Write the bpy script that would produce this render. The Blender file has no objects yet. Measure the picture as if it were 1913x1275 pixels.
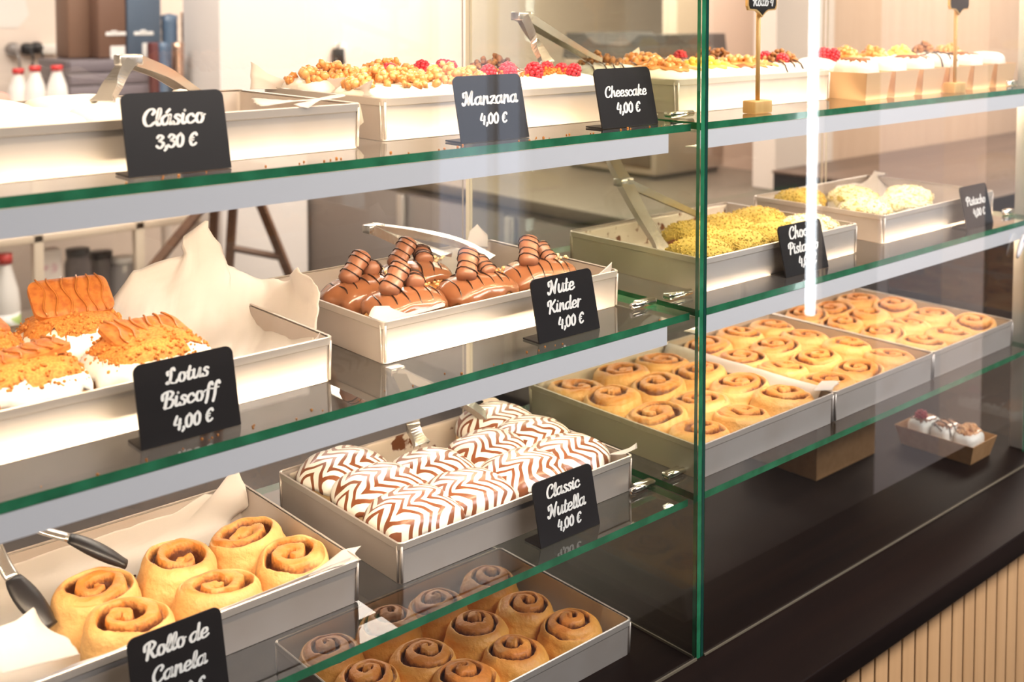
import bpy, bmesh, math, random
import numpy as np
from mathutils import Vector, Matrix, noise
R = math.radians
PI = math.pi
rng = random.Random(7)
scene = bpy.context.scene
COL = scene.collection

# ------------------------------------------------------------------ camera, world, lights, exposure
W, H = 1913, 1275
CAM = np.array([-1.2164, -.9817, .9044]); YAW, PIT, FPX, CY = .7237, .0513, 2128., 119.75
cam = bpy.data.cameras.new('camera'); camo = bpy.data.objects.new('camera', cam); COL.objects.link(camo)
camo.location = CAM; camo.rotation_euler = (PI/2 - PIT, 0, -YAW)
cam.sensor_width = 36; cam.lens = FPX/W*36; cam.shift_y = (CY - H/2)/W
cam.clip_start = .05
cam.dof.use_dof = True; cam.dof.focus_distance = 1.45; cam.dof.aperture_fstop = 5.2
scene.camera = camo
scene.view_settings.view_transform = 'Standard'; scene.view_settings.look = 'None'
scene.view_settings.exposure = 0.0; scene.view_settings.gamma = 1
scene.cycles.use_denoising = True
scene.cycles.transparent_max_bounces = 40; scene.cycles.max_bounces = 10
scene.cycles.diffuse_bounces = 4; scene.cycles.glossy_bounces = 6; scene.cycles.transmission_bounces = 6
scene.cycles.caustics_reflective = False; scene.cycles.caustics_refractive = False
scene.cycles.sample_clamp_indirect = 6

world = bpy.data.worlds.new('shop_world'); scene.world = world; world.use_nodes = True
world.node_tree.nodes['Background'].inputs[0].default_value = (.86, .9, 1, 1)
world.node_tree.nodes['Background'].inputs[1].default_value = .35

def area(name, loc, rot, sx, sy, power, col, spread=PI):
    l = bpy.data.lights.new(name, 'AREA'); l.shape = 'RECTANGLE'; l.size = sx; l.size_y = sy
    l.energy = power; l.color = col; l.spread = spread
    o = bpy.data.objects.new(name, l); COL.objects.link(o); o.location = loc; o.rotation_euler = rot
    return o
WARM = (1, .745, .51)
# added fill lights, unseen under the ceiling, on both sides of the case
area('fill_light_customers', (.6, -1.6, 2.05), (0, 0, 0), 2.6, .8, 120, (1, .95, .97))  # added light for the white profiles and the slats
area('fill_light_staff', (1.5, 2.4, 2.05), (0, 0, 0), 2.6, 1.6, 100, (1, .85, .77))  # general fill put in for the staff side
area('fill_light_staff_far', (2.6, 3.7, 2.05), (0, 0, 0), 1.4, .9, 80, (1, .83, .70))  # added to lift the dim cream wall at the back
area('fill_light_niche', (3.3, 2.5, 2.05), (0, 0, 0), .5, .4, 30, (1, .85, .75))  # extra fill, only there to brighten the niche wall
area('fill_light_side_counter', (4.6, .9, 2.05), (0, 0, 0), 2.4, .8, 130, (1, .85, .73))  # added so the pale wood wall is not dark
area('fill_light_staff_left', (0, 3.3, 2.05), (0, 0, 0), 1.2, .8, 42, (1, .87, .80))  # fill put in for the left of the back wall
ZS = (.744, .484, .223)          # tops of the three glass shelves above the worktop (z = 0)
XL, XR = -1.75, 1.06
TILT = 35
def led_strip(z, x0, x1, p):
    # the warm strip in the back of a shelf's white profile, facing into the case
    area('led_strip_light', ((x0+x1)/2, .036, z), (R(90-TILT), 0, 0), x1-x0, .010, p*(x1-x0), WARM)
for z_, p_ in ((1.0, 4.6), (ZS[0]-.024, 3.8), (ZS[1]-.024, 4.2)):
    led_strip(z_, XL+.02, -.05, p_); led_strip(z_, .03, XR-.02, p_)

# ------------------------------------------------------------------ helpers
def ray(px, py):
    fw = np.array([math.sin(YAW)*math.cos(PIT), math.cos(YAW)*math.cos(PIT), -math.sin(PIT)])
    r = np.array([math.cos(YAW), -math.sin(YAW), 0]); u = np.cross(r, fw)
    return fw + r*(px-956.5)/FPX - u*(py-CY)/FPX
def at(px, py, x=None, y=None, z=None, t=None):
    d = ray(px, py)
    if z is not None: t = (z-CAM[2])/d[2]
    elif y is not None: t = (y-CAM[1])/d[1]
    elif x is not None: t = (x-CAM[0])/d[0]
    return Vector(CAM + d*t)

def tag(o, label=None, cat=None, group=None, kind=None):
    if label: o['label'] = label
    if cat: o['category'] = cat
    if group: o['group'] = group
    if kind: o['kind'] = kind
    return o
def thing(name, label, cat, loc=(0, 0, 0), rot=(0, 0, 0), group=None):
    o = bpy.data.objects.new(name, None); COL.objects.link(o); o.empty_display_size = .02
    o.location = loc; o.rotation_euler = rot
    return tag(o, label, cat, group)
def fit(o, b, zmax=None):
    """slides a thing sideways so that it stays inside the tray walls b = (x0, x1, y0, y1)"""
    bpy.context.view_layer.update()
    ms = [q for q in [o]+list(o.children_recursive) if q.type == 'MESH']
    P = [q.matrix_world @ v.co for q in ms for v in q.data.vertices]
    x0, x1 = min(p.x for p in P), max(p.x for p in P); y0, y1 = min(p.y for p in P), max(p.y for p in P)
    o.location.x += max(0, b[0]-x0)-max(0, x1-b[1]); o.location.y += max(0, b[2]-y0)-max(0, y1-b[3])
def kids(o): return [c for c in bpy.data.objects if c.parent == o]
def copy_tree(o, loc, rot, label, group=None):
    def rec(a, parent):
        c = a.copy(); COL.objects.link(c)
        if parent: c.parent = parent
        for k in list(a.children): rec(k, c)
        return c
    c = rec(o, None); c.location = loc; c.rotation_euler = rot; c['label'] = label
    if group: c['group'] = group
    return c

class MB:
    """collects shapes, then links them as ONE mesh object"""
    def __init__(s): s.v = []; s.f = []; s.m = []; s.sm = []; s.att = None
    def add(s, v, f, m=0, smooth=False):
        b = len(s.v); s.v += [tuple(p) for p in v]
        for q in f: s.f.append(tuple(i+b for i in q)); s.m.append(m); s.sm.append(smooth)
        return s
    def box(s, x0, x1, y0, y1, z0, z1, m=0, M=None):
        v = [(x, y, z) for z in (z0, z1) for y in (y0, y1) for x in (x0, x1)]
        if M is not None: v = [M @ Vector(p) for p in v]
        return s.add(v, [(0, 2, 3, 1), (4, 5, 7, 6), (0, 1, 5, 4), (2, 6, 7, 3), (0, 4, 6, 2), (1, 3, 7, 5)], m)
    def bbox(s, x0, x1, y0, y1, z0, z1, r=.002, m=0, M=None, seg=2):
        bm = bmesh.new(); bmesh.ops.create_cube(bm, size=1)
        for q in bm.verts:
            q.co = Vector(((x0+x1)/2+q.co.x*(x1-x0), (y0+y1)/2+q.co.y*(y1-y0), (z0+z1)/2+q.co.z*(z1-z0)))
        bmesh.ops.bevel(bm, geom=bm.edges[:], offset=r, segments=seg, affect='EDGES', profile=.5)
        return s.frombm(bm, m, M, True)
    def frombm(s, bm, m=0, M=None, smooth=True):
        bm.verts.index_update()
        s.add([(M @ q.co if M is not None else q.co) for q in bm.verts], [[q.index for q in f.verts] for f in bm.faces], m, smooth)
        bm.free(); return s
    def ico(s, c, r, sub=1, m=0, sc=(1, 1, 1), M=None):
        bm = bmesh.new(); bmesh.ops.create_icosphere(bm, subdivisions=sub, radius=r)
        for q in bm.verts: q.co = Vector((q.co.x*sc[0], q.co.y*sc[1], q.co.z*sc[2]))
        T = Matrix.Translation(c) @ (M if M is not None else Matrix())
        return s.frombm(bm, m, T)
    def rings(s, rings, m=0, smooth=True, cap0=True, cap1=True, closed=True):
        n = len(rings[0]); v = [p for r_ in rings for p in r_]; f = []
        for i in range(len(rings)-1):
            for j in range(n if closed else n-1):
                k = (j+1) % n
                f.append((i*n+j, i*n+k, (i+1)*n+k, (i+1)*n+j))
        if cap0: f.append(tuple(reversed(range(n))))
        if cap1: f.append(tuple((len(rings)-1)*n+j for j in range(n)))
        return s.add(v, f, m, smooth)
    def tube(s, pts, r, n=8, m=0, flat=1.0, smooth=True, cap=True):
        pts = [Vector(p) for p in pts]; rr = r if isinstance(r, (list, tuple)) else [r]*len(pts)
        rings = []; up = Vector((0, 0, 1))
        for i, p in enumerate(pts):
            d = (pts[min(i+1, len(pts)-1)]-pts[max(i-1, 0)]).normalized()
            a = d.cross(up)
            if a.length < 1e-3: a = d.cross(Vector((1, 0, 0)))
            a.normalize(); b = a.cross(d)
            rings.append([p + a*math.cos(2*PI*j/n)*rr[i] + b*math.sin(2*PI*j/n)*rr[i]*flat for j in range(n)])
        return s.rings(rings, m, smooth, cap, cap)
    def lathe(s, prof, c=(0, 0, 0), n=24, m=0, smooth=True):
        c = Vector(c)
        return s.rings([[c+Vector((r*math.cos(2*PI*j/n), r*math.sin(2*PI*j/n), z)) for j in range(n)] for r, z in prof], m, smooth)
    def grid(s, P, m=0, smooth=True):
        nu, nv = len(P), len(P[0]); v = [p for row in P for p in row]
        f = [(i*nv+j, i*nv+j+1, (i+1)*nv+j+1, (i+1)*nv+j) for i in range(nu-1) for j in range(nv-1)]
        return s.add(v, f, m, smooth)
    def poly(s, pts, z0, z1, m=0, M=None):
        n = len(pts); v = [(x, y, z) for z in (z0, z1) for x, y in pts]
        if M is not None: v = [M @ Vector(p) for p in v]
        f = [tuple(reversed(range(n))), tuple(range(n, 2*n))]+[(i, (i+1) % n, n+(i+1) % n, n+i) for i in range(n)]
        return s.add(v, f, m)
    def mesh(s, name, mats):
        me = bpy.data.meshes.new(name); me.from_pydata(s.v, [], s.f)
        for m in (mats if isinstance(mats, (list, tuple)) else [mats]): me.materials.append(m)
        me.polygons.foreach_set('material_index', s.m); me.polygons.foreach_set('use_smooth', s.sm)
        if s.att:
            for k, a in s.att.items():
                at_ = me.attributes.new(k, 'FLOAT', 'POINT'); at_.data.foreach_set('value', a)
        me.update(); return me
    def build(s, name, mats, parent=None, loc=None, rot=None):
        o = bpy.data.objects.new(name, s.mesh(name, mats)); COL.objects.link(o)
        if parent: o.parent = parent
        if loc is not None: o.location = loc
        if rot is not None: o.rotation_euler = rot
        return o
def struct(o): o['kind'] = 'structure'; return o
def crom(pts, n=8, closed=False):
    pts = [Vector(p) for p in pts]; N = len(pts); out = []
    rangeN = range(N if closed else N-1)
    for i in rangeN:
        g = (lambda k: pts[k % N]) if closed else (lambda k: pts[max(0, min(N-1, k))])
        a, b, c, d = g(i-1), g(i), g(i+1), g(i+2)
        for k in range(n):
            t = k/n
            out.append(.5*((2*b)+(c-a)*t+(2*a-5*b+4*c-d)*t*t+(3*b-a-3*c+d)*t**3))
    if not closed: out.append(pts[-1])
    return out
def nz(x, y=0., z=0.): return noise.noise(Vector((x, y, z)))

# ------------------------------------------------------------------ materials
def mat(name, col, rough=.5, metal=0, spec=.5, bump=None, var=None, sss=0, trans=0, coat=0, ior=None):
    m = bpy.data.materials.new(name); m.use_nodes = True; nt = m.node_tree; b = nt.nodes['Principled BSDF']
    b.inputs['Base Color'].default_value = (*col, 1); b.inputs['Roughness'].default_value = rough
    b.inputs['Metallic'].default_value = metal; b.inputs['Specular IOR Level'].default_value = spec
    b.inputs['Coat Weight'].default_value = coat
    if sss:
        b.inputs['Subsurface Weight'].default_value = sss; b.inputs['Subsurface Radius'].default_value = (.012, .006, .003)
        b.inputs['Subsurface Scale'].default_value = .5
    if trans: b.inputs['Transmission Weight'].default_value = trans
    tc = nt.nodes.new('ShaderNodeTexCoord')
    if var:   # (scale, second colour, low, high, detail)
        n = nt.nodes.new('ShaderNodeTexNoise'); n.inputs['Scale'].default_value = var[0]; n.inputs['Detail'].default_value = var[4] if len(var) > 4 else 4
        r = nt.nodes.new('ShaderNodeMapRange'); r.inputs[1].default_value = var[2]; r.inputs[2].default_value = var[3]
        x = nt.nodes.new('ShaderNodeMix'); x.data_type = 'RGBA'
        x.inputs[6].default_value = (*col, 1); x.inputs[7].default_value = (*var[1], 1)
        nt.links.new(tc.outputs['Object'], n.inputs['Vector']); nt.links.new(n.outputs['Fac'], r.inputs[0])
        nt.links.new(r.outputs[0], x.inputs[0]); nt.links.new(x.outputs[2], b.inputs['Base Color'])
    if bump:  # (scale, strength, distance)
        n = nt.nodes.new('ShaderNodeTexNoise'); n.inputs['Scale'].default_value = bump[0]; n.inputs['Detail'].default_value = 5
        u = nt.nodes.new('ShaderNodeBump'); u.inputs['Strength'].default_value = bump[1]; u.inputs['Distance'].default_value = bump[2]
        nt.links.new(tc.outputs['Object'], n.inputs['Vector']); nt.links.new(n.outputs['Fac'], u.inputs['Height'])
        nt.links.new(u.outputs['Normal'], b.inputs['Normal'])
    return m
def glass_mat(name, tint, gain=1.7):
    m = bpy.data.materials.new(name); m.use_nodes = True; nt = m.node_tree; nt.nodes.clear()
    o = nt.nodes.new('ShaderNodeOutputMaterial'); mx = nt.nodes.new('ShaderNodeMixShader')
    tr = nt.nodes.new('ShaderNodeBsdfTransparent'); tr.inputs[0].default_value = (*tint, 1)
    gl = nt.nodes.new('ShaderNodeBsdfGlossy'); gl.inputs['Roughness'].default_value = 0.0
    fr = nt.nodes.new('ShaderNodeFresnel'); fr.inputs['IOR'].default_value = 1.5
    ge = nt.nodes.new('ShaderNodeNewGeometry')
    inv = nt.nodes.new('ShaderNodeMath'); inv.operation = 'SUBTRACT'; inv.inputs[0].default_value = gain
    k = nt.nodes.new('ShaderNodeMath'); k.operation = 'MULTIPLY'; k.inputs[1].default_value = gain
    mu = nt.nodes.new('ShaderNodeMath'); mu.operation = 'MULTIPLY'; mu.use_clamp = True
    nt.links.new(ge.outputs['Backfacing'], k.inputs[0]); nt.links.new(k.outputs[0], inv.inputs[1])
    nt.links.new(fr.outputs[0], mu.inputs[0]); nt.links.new(inv.outputs[0], mu.inputs[1])
    nt.links.new(mu.outputs[0], mx.inputs[0]); nt.links.new(tr.outputs[0], mx.inputs[1]); nt.links.new(gl.outputs[0], mx.inputs[2])
    nt.links.new(mx.outputs[0], o.inputs[0]); return m
def emis(name, col, s):
    m = bpy.data.materials.new(name); m.use_nodes = True; nt = m.node_tree; nt.nodes.clear()
    o = nt.nodes.new('ShaderNodeOutputMaterial'); e = nt.nodes.new('ShaderNodeEmission')
    e.inputs[0].default_value = (*col, 1); e.inputs[1].default_value = s; nt.links.new(e.outputs[0], o.inputs[0]); return m
def paper_mat(name, col, tl=.45, stain=None):
    m = bpy.data.materials.new(name); m.use_nodes = True; nt = m.node_tree; nt.nodes.clear()
    o = nt.nodes.new('ShaderNodeOutputMaterial'); mx = nt.nodes.new('ShaderNodeMixShader'); mx.inputs[0].default_value = tl
    d = nt.nodes.new('ShaderNodeBsdfPrincipled'); d.inputs['Base Color'].default_value = (*col, 1); d.inputs['Roughness'].default_value = .55
    t = nt.nodes.new('ShaderNodeBsdfTranslucent'); t.inputs[0].default_value = (*[c*.98 for c in col], 1)
    nt.links.new(d.outputs[0], mx.inputs[1]); nt.links.new(t.outputs[0], mx.inputs[2]); nt.links.new(mx.outputs[0], o.inputs[0])
    if stain:
        tc = nt.nodes.new('ShaderNodeTexCoord'); n = nt.nodes.new('ShaderNodeTexNoise'); n.inputs['Scale'].default_value = stain[0]; n.inputs['Detail'].default_value = 3
        r = nt.nodes.new('ShaderNodeMapRange'); r.inputs[1].default_value = stain[2]; r.inputs[2].default_value = stain[3]
        x = nt.nodes.new('ShaderNodeMix'); x.data_type = 'RGBA'; x.inputs[6].default_value = (*col, 1); x.inputs[7].default_value = (*stain[1], 1)
        nt.links.new(tc.outputs['Object'], n.inputs['Vector']); nt.links.new(n.outputs['Fac'], r.inputs[0]); nt.links.new(r.outputs[0], x.inputs[0])
        nt.links.new(x.outputs[2], d.inputs['Base Color']); nt.links.new(x.outputs[2], t.inputs[0])
    return m
def roll_mat(name, dough, crust, fill):
    """bread: pale dough, browned crust where the mesh says the top was baked, cinnamon in the spiral"""
    m = mat(name, dough, .5, bump=(130, .5, .004), sss=0); nt = m.node_tree; b = nt.nodes['Principled BSDF']
    a1 = nt.nodes.new('ShaderNodeAttribute'); a1.attribute_name = 'crust'
    a2 = nt.nodes.new('ShaderNodeAttribute'); a2.attribute_name = 'fill'
    tc = nt.nodes.new('ShaderNodeTexCoord'); oi = nt.nodes.new('ShaderNodeObjectInfo')
    n = nt.nodes.new('ShaderNodeTexNoise'); n.inputs['Scale'].default_value = 38; n.inputs['Detail'].default_value = 6; n.noise_dimensions = '4D'
    wmul = nt.nodes.new('ShaderNodeMath'); wmul.operation = 'MULTIPLY'; wmul.inputs[1].default_value = 40
    nt.links.new(oi.outputs['Random'], wmul.inputs[0]); nt.links.new(wmul.outputs[0], n.inputs['W'])
    nt.links.new(tc.outputs['Object'], n.inputs['Vector'])
    ad = nt.nodes.new('ShaderNodeMath'); ad.operation = 'MULTIPLY_ADD'; ad.inputs[1].default_value = 1.3; ad.inputs[2].default_value = -.38
    nt.links.new(n.outputs['Fac'], ad.inputs[0])
    s = nt.nodes.new('ShaderNodeMath'); s.operation = 'ADD'; s.use_clamp = True
    nt.links.new(ad.outputs[0], s.inputs[0]); nt.links.new(a1.outputs['Fac'], s.inputs[1])
    mulc = nt.nodes.new('ShaderNodeMath'); mulc.operation = 'MULTIPLY'; mulc.use_clamp = True
    cl = nt.nodes.new('ShaderNodeMath'); cl.operation = 'MULTIPLY_ADD'; cl.inputs[1].default_value = 1.5; cl.inputs[2].default_value = 0; cl.use_clamp = True
    nt.links.new(a1.outputs['Fac'], cl.inputs[0]); nt.links.new(s.outputs[0], mulc.inputs[0]); nt.links.new(cl.outputs[0], mulc.inputs[1])
    x = nt.nodes.new('ShaderNodeMix'); x.data_type = 'RGBA'; x.inputs[6].default_value = (*dough, 1); x.inputs[7].default_value = (*crust, 1)
    nt.links.new(mulc.outputs[0], x.inputs[0])
    n2 = nt.nodes.new('ShaderNodeTexNoise'); n2.inputs['Scale'].default_value = 260; n2.inputs['Detail'].default_value = 2
    nt.links.new(tc.outputs['Object'], n2.inputs['Vector'])
    f2 = nt.nodes.new('ShaderNodeMath'); f2.operation = 'MULTIPLY_ADD'; f2.inputs[1].default_value = .5; f2.inputs[2].default_value = -.25
    nt.links.new(n2.outputs['Fac'], f2.inputs[0])
    f3 = nt.nodes.new('ShaderNodeMath'); f3.operation = 'ADD'; f3.use_clamp = True
    nt.links.new(f2.outputs[0], f3.inputs[0]); nt.links.new(a2.outputs['Fac'], f3.inputs[1])
    f4 = nt.nodes.new('ShaderNodeMapRange'); f4.inputs[1].default_value = .35; f4.inputs[2].default_value = .75
    nt.links.new(f3.outputs[0], f4.inputs[0])
    y = nt.nodes.new('ShaderNodeMix'); y.data_type = 'RGBA'; y.inputs[7].default_value = (*fill, 1)
    nt.links.new(f4.outputs[0], y.inputs[0]); nt.links.new(x.outputs[2], y.inputs[6]); nt.links.new(y.outputs[2], b.inputs['Base Color'])
    return m
def feather_mat(name):
    """white icing combed with chocolate: chevrons along the pastry"""
    m = mat(name, (.88, .83, .73), .28, coat=.2); nt = m.node_tree; b = nt.nodes['Principled BSDF']; N = nt.nodes.new; Lk = nt.links.new
    tc = N('ShaderNodeTexCoord'); oi = N('ShaderNodeObjectInfo'); sp = N('ShaderNodeSeparateXYZ')
    nn = N('ShaderNodeTexNoise'); nn.inputs['Scale'].default_value = 26; nn.inputs['Detail'].default_value = 1; nn.noise_dimensions = '4D'
    w = N('ShaderNodeMath'); w.operation = 'MULTIPLY'; w.inputs[1].default_value = 30; Lk(oi.outputs['Random'], w.inputs[0]); Lk(w.outputs[0], nn.inputs['W'])
    Lk(tc.outputs['Object'], nn.inputs['Vector'])
    vs = N('ShaderNodeVectorMath'); vs.operation = 'MULTIPLY_ADD'; vs.inputs[1].default_value = (.022, .022, 0)
    Lk(nn.outputs['Color'], vs.inputs[0]); Lk(tc.outputs['Object'], vs.inputs[2]); Lk(vs.outputs[0], sp.inputs[0])
    def ma(op, a, bb, c=None):
        q = N('ShaderNodeMath'); q.operation = op
        for i, v in enumerate((a, bb, c)):
            if v is None: continue
            if isinstance(v, (int, float)): q.inputs[i].default_value = v
            else: Lk(v, q.inputs[i])
        return q.outputs[0]
    tri = ma('PINGPONG', ma('ADD', sp.outputs['Y'], ma('MULTIPLY', oi.outputs['Random'], .03)), .021)     # combed rows
    arg = ma('MULTIPLY', ma('ADD', sp.outputs['X'], ma('MULTIPLY', tri, -1.0)), 2*PI*64)
    val = ma('SINE', arg, 0)
    edge = ma('SMOOTH_MIN', tri, .006, .004)
    thr = ma('MULTIPLY_ADD', edge, 95, -.24)
    mr = N('ShaderNodeMapRange'); mr.inputs[1].default_value = -.06; mr.inputs[2].default_value = .1
    Lk(ma('SUBTRACT', val, thr), mr.inputs[0])
    x = N('ShaderNodeMix'); x.data_type = 'RGBA'; x.inputs[6].default_value = (.9, .86, .78, 1); x.inputs[7].default_value = (.23, .075, .03, 1)
    Lk(mr.outputs[0], x.inputs[0]); Lk(x.outputs[2], b.inputs['Base Color'])
    return m
def wood_mat(name, c1, c2, scale, rough=.5, axis='Z', stretch=.06, spec=.5):
    m = mat(name, c1, rough, spec=spec); nt = m.node_tree; b = nt.nodes['Principled BSDF']
    tc = nt.nodes.new('ShaderNodeTexCoord'); mp = nt.nodes.new('ShaderNodeMapping')
    s = [1, 1, 1]; s['XYZ'.index(axis)] = stretch; mp.inputs['Scale'].default_value = s
    n = nt.nodes.new('ShaderNodeTexNoise'); n.inputs['Scale'].default_value = scale; n.inputs['Detail'].default_value = 8; n.inputs['Distortion'].default_value = .6
    r = nt.nodes.new('ShaderNodeMapRange'); r.inputs[1].default_value = .3; r.inputs[2].default_value = .7
    x = nt.nodes.new('ShaderNodeMix'); x.data_type = 'RGBA'; x.inputs[6].default_value = (*c1, 1); x.inputs[7].default_value = (*c2, 1)
    nt.links.new(tc.outputs['Object'], mp.inputs[0]); nt.links.new(mp.outputs[0], n.inputs['Vector']); nt.links.new(n.outputs['Fac'], r.inputs[0])
    nt.links.new(r.outputs[0], x.inputs[0]); nt.links.new(x.outputs[2], b.inputs['Base Color']); return m

GLASS = glass_mat('clear_glass', (.985, .995, .985))
DGLASS = glass_mat('divider_glass', (.935, .945, .905), .8)
GEDGE = mat('green_glass_edge', (.018, .16, .07), .12, coat=.6, var=(30, (.03, .24, .11), .4, .65))
DEDGE = mat('dark_glass_edge', (.008, .06, .045), .1, coat=.6)
CHROME = mat('chrome', (.85, .83, .8), .12, 1)
STEEL = mat('brushed_steel', (.62, .6, .58), .32, .9, bump=(300, .05, .001))
TONG = mat('tong_steel', (.72, .7, .67), .26, .9)
TRAY = mat('tray_aluminium', (.64, .58, .54), .42, .5, bump=(60, .05, .002), var=(9, (.54, .46, .40), .45, .8))
RIM = mat('tray_rim', (.72, .65, .59), .35, .55)
PROFILE = mat('white_profile', (.78, .77, .8), .35, 0)
DIFFUSER = emis('led_diffuser', (1, .8, .6), 6)
PAPER = paper_mat('parchment', (.93, .875, .83), .5)
PAPERS = paper_mat('stained_parchment', (.8, .72, .63), .3, (38, (.2, .07, .025), .565, .61))
ROLL = roll_mat('cinnamon_roll', (.80, .49, .19), (.57, .21, .037), (.11, .027, .007))
ROLLD = roll_mat('dark_cinnamon_roll', (.80, .41, .09), (.55, .185, .028), (.12, .025, .005))
ROLLP = roll_mat('plain_cinnamon_roll', (.80, .48, .17), (.62, .25, .05), (.17, .043, .010))
DOUGH = mat('golden_dough', (.78, .45, .16), .5, var=(30, (.6, .26, .06), .4, .7), bump=(120, .3, .002))
PALE = mat('pale_dough', (.85, .62, .33), .55, var=(26, (.7, .4, .14), .5, .75))
CREAM = mat('white_cream', (.92, .88, .8), .42, bump=(45, .4, .004))
FEATHER = feather_mat('combed_icing')
CHOC = mat('milk_chocolate', (.30, .115, .05), .2, coat=.4, bump=(35, .25, .004))
CHOCB = mat('chocolate_bar', (.32, .135, .075), .34)
DARK = mat('dark_chocolate', (.035, .014, .008), .25)
BISC = mat('caramel_biscuit', (.52, .17, .028), .6, var=(120, (.38, .10, .014), .45, .65), bump=(300, .5, .001))
CRUMB = mat('biscuit_crumbs', (.50, .155, .022), .75, var=(400, (.66, .27, .055), .4, .6))
CARAMEL = mat('caramel_sauce', (.45, .15, .03), .2)
PIST = mat('ground_pistachio', (.64, .45, .10), .8, var=(240, (.42, .32, .06), .45, .6), bump=(420, 1, .002))
PISTP = mat('pale_pistachio', (.85, .76, .5), .7, var=(90, (.6, .46, .14), .52, .62), bump=(300, .5, .002))
RASP = mat('raspberry', (.55, .03, .05), .35)
APPLE = mat('caramelised_apple', (.78, .40, .15), .3, var=(60, (.62, .24, .06), .4, .65), coat=.3)
LEMON = mat('lemon_curd', (.85, .66, .12), .3)
BOARD = mat('blackboard', (.013, .011, .0115), .42, spec=.25)
CHALK = mat('white_lettering', (.95, .93, .9), .6)
STICK = wood_mat('pale_wood', (.72, .45, .17), (.62, .36, .12), 60)
KRAFT = mat('kraft_card', (.52, .28, .12), .75, var=(70, (.45, .23, .09), .4, .7))
KRAFTL = mat('light_kraft_card', (.78, .5, .28), .75)
DWOOD = wood_mat('dark_wood_worktop', (.005, .003, .0028), (.014, .007, .005), 14, .5, 'X', .05, .06)
DWOODP = wood_mat('dark_wood_panel', (.035, .017, .011), (.11, .045, .022), 9, .5, 'X', .08)
BTOP = wood_mat('brown_worktop', (.11, .07, .052), (.15, .095, .07), 10, .4, 'X', .06)
OAK = wood_mat('oak_slats', (.64, .385, .18), (.55, .32, .145), 30, .55)
GROOVE = mat('dark_groove', (.02, .014, .01), .8)
PANEL = wood_mat('light_wood_wall', (.76, .56, .42), (.68, .48, .35), 26, .5, 'Z', .05)
WALL = mat('cream_wall', (.84, .73, .65), .8)
WALLW = mat('white_wall', (.84, .80, .77), .75)
FLOOR = mat('dark_floor', (.085, .07, .062), .5, var=(4, (.06, .05, .045), .4, .6))
BLACK = mat('black_plastic', (.015, .014, .016), .35)
WPLAS = mat('white_plastic', (.85, .82, .78), .4)
RED = mat('red_cap', (.65, .03, .03), .35)
BLUE = mat('blue_dot', (.02, .2, .6), .4)
GREY = mat('grey_cabinet', (.30, .27, .26), .38, .25)
GREYD = mat('dark_grey_lid', (.10, .095, .1), .4)

# ------------------------------------------------------------------ the setting
struct(MB().box(-4, 8, -4.2, 5, -1.0, -.9).build('floor', FLOOR))
struct(MB().box(-4, 8, -4.2, 5, 2.1, 2.2).build('ceiling', mat('ceiling_grey', (.30, .27, .25), .8)))
struct(MB().box(-4, 8, 4.7, 4.85, -.9, 2.1).build('wall_back', WALL))
struct(MB().box(-4.1, -4, -4.2, 5, -.9, 2.1).build('wall_left', WALLW))
struct(MB().box(3.42, 8, 2.0, 2.12, -.9, 2.1).build('wall_right', PANEL))
struct(MB().box(3.42, 8, 2.95, 3.05, -.9, 2.1).build('wall_return', WALL))
struct(MB().box(2.97, 3.42, 2.0, 2.12, -.9, 2.1).build('column_3', WALL))
# customers' side wall with its daylit windows
MBW = MB()
for x0, x1, z0, z1 in ((-4, 2.75, -.9, 2.1), (3.50, 8, -.9, 2.1), (2.75, 3.5, -.9, -.6), (2.75, 3.5, 1.8, 2.1)):
    MBW.box(x0, x1, -4.3, -4.2, z0, z1)
struct(MBW.build('wall_front', mat('dark_shop_wall', (.085, .07, .065), .8)))
w_ = struct(MB().box(2.75, 3.5, -4.26, -4.25, -.6, 1.8).build('window_1', emis('daylight_pane', (.72, .8, 1), 2.0)))
MB().box(2.75, 2.79, -4.25, -4.19, -.6, 1.8).box(3.46, 3.5, -4.25, -4.19, -.6, 1.8).box(2.79, 3.46, -4.25, -4.19, 1.76, 1.8).box(2.79, 3.46, -4.25, -4.19, -.6, -.56).box(3.20, 3.24, -4.25, -4.19, -.56, 1.76).build('window_frame', WPLAS, w_)
# white square pillar on the customers' side (seen as a reflection in the right pane)
struct(MB().box(1.79, 2.04, -.80, -.60, -.9, 2.1).build('column_1', mat('white_pillar', (.85, .83, .86), .6)))
t = thing('tube_lamp', 'vertical white tube lamp mirrored as a bright stripe in the right front pane', 'lamp', (1.146, -.6, .131))
MB().tube([(0, 0, .02), (0, 0, 1.85)], .012, 12).build('tube', emis('tube_light', (.9, .95, 1), 11), t)
MB().lathe([(.010, 0), (.010, .03)]).build('end_cap', WPLAS, t)
MB().bbox(.009, .03, -.015, .015, 0, 1.9, .004).build('mount', WPLAS, t)

# ------------------------------------------------------------------ counter
t = thing('display_counter', 'dark wood counter with pale vertical slats carrying the glass case', 'counter', (0, 0, -.9))
MB().bbox(-3, 1.9, -.13, .60, -.0+.86, .90, .003).build('worktop', DWOOD, t)
s_ = MB()
x = -2.6-.0098
while x < 1.85:
    s_.bbox(x, x+.0340, -.100, -.0965, .06, .858, .0010); x += .0392
s_.build('slat_panel', OAK, t)
MB().box(-2.7, 1.86, -.0968, .5, .05, .859).build('carcass', GROOVE, t)
MB().box(-2.69, 1.85, -.06, .5, 0, .05).build('plinth', BLACK, t)

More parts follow.
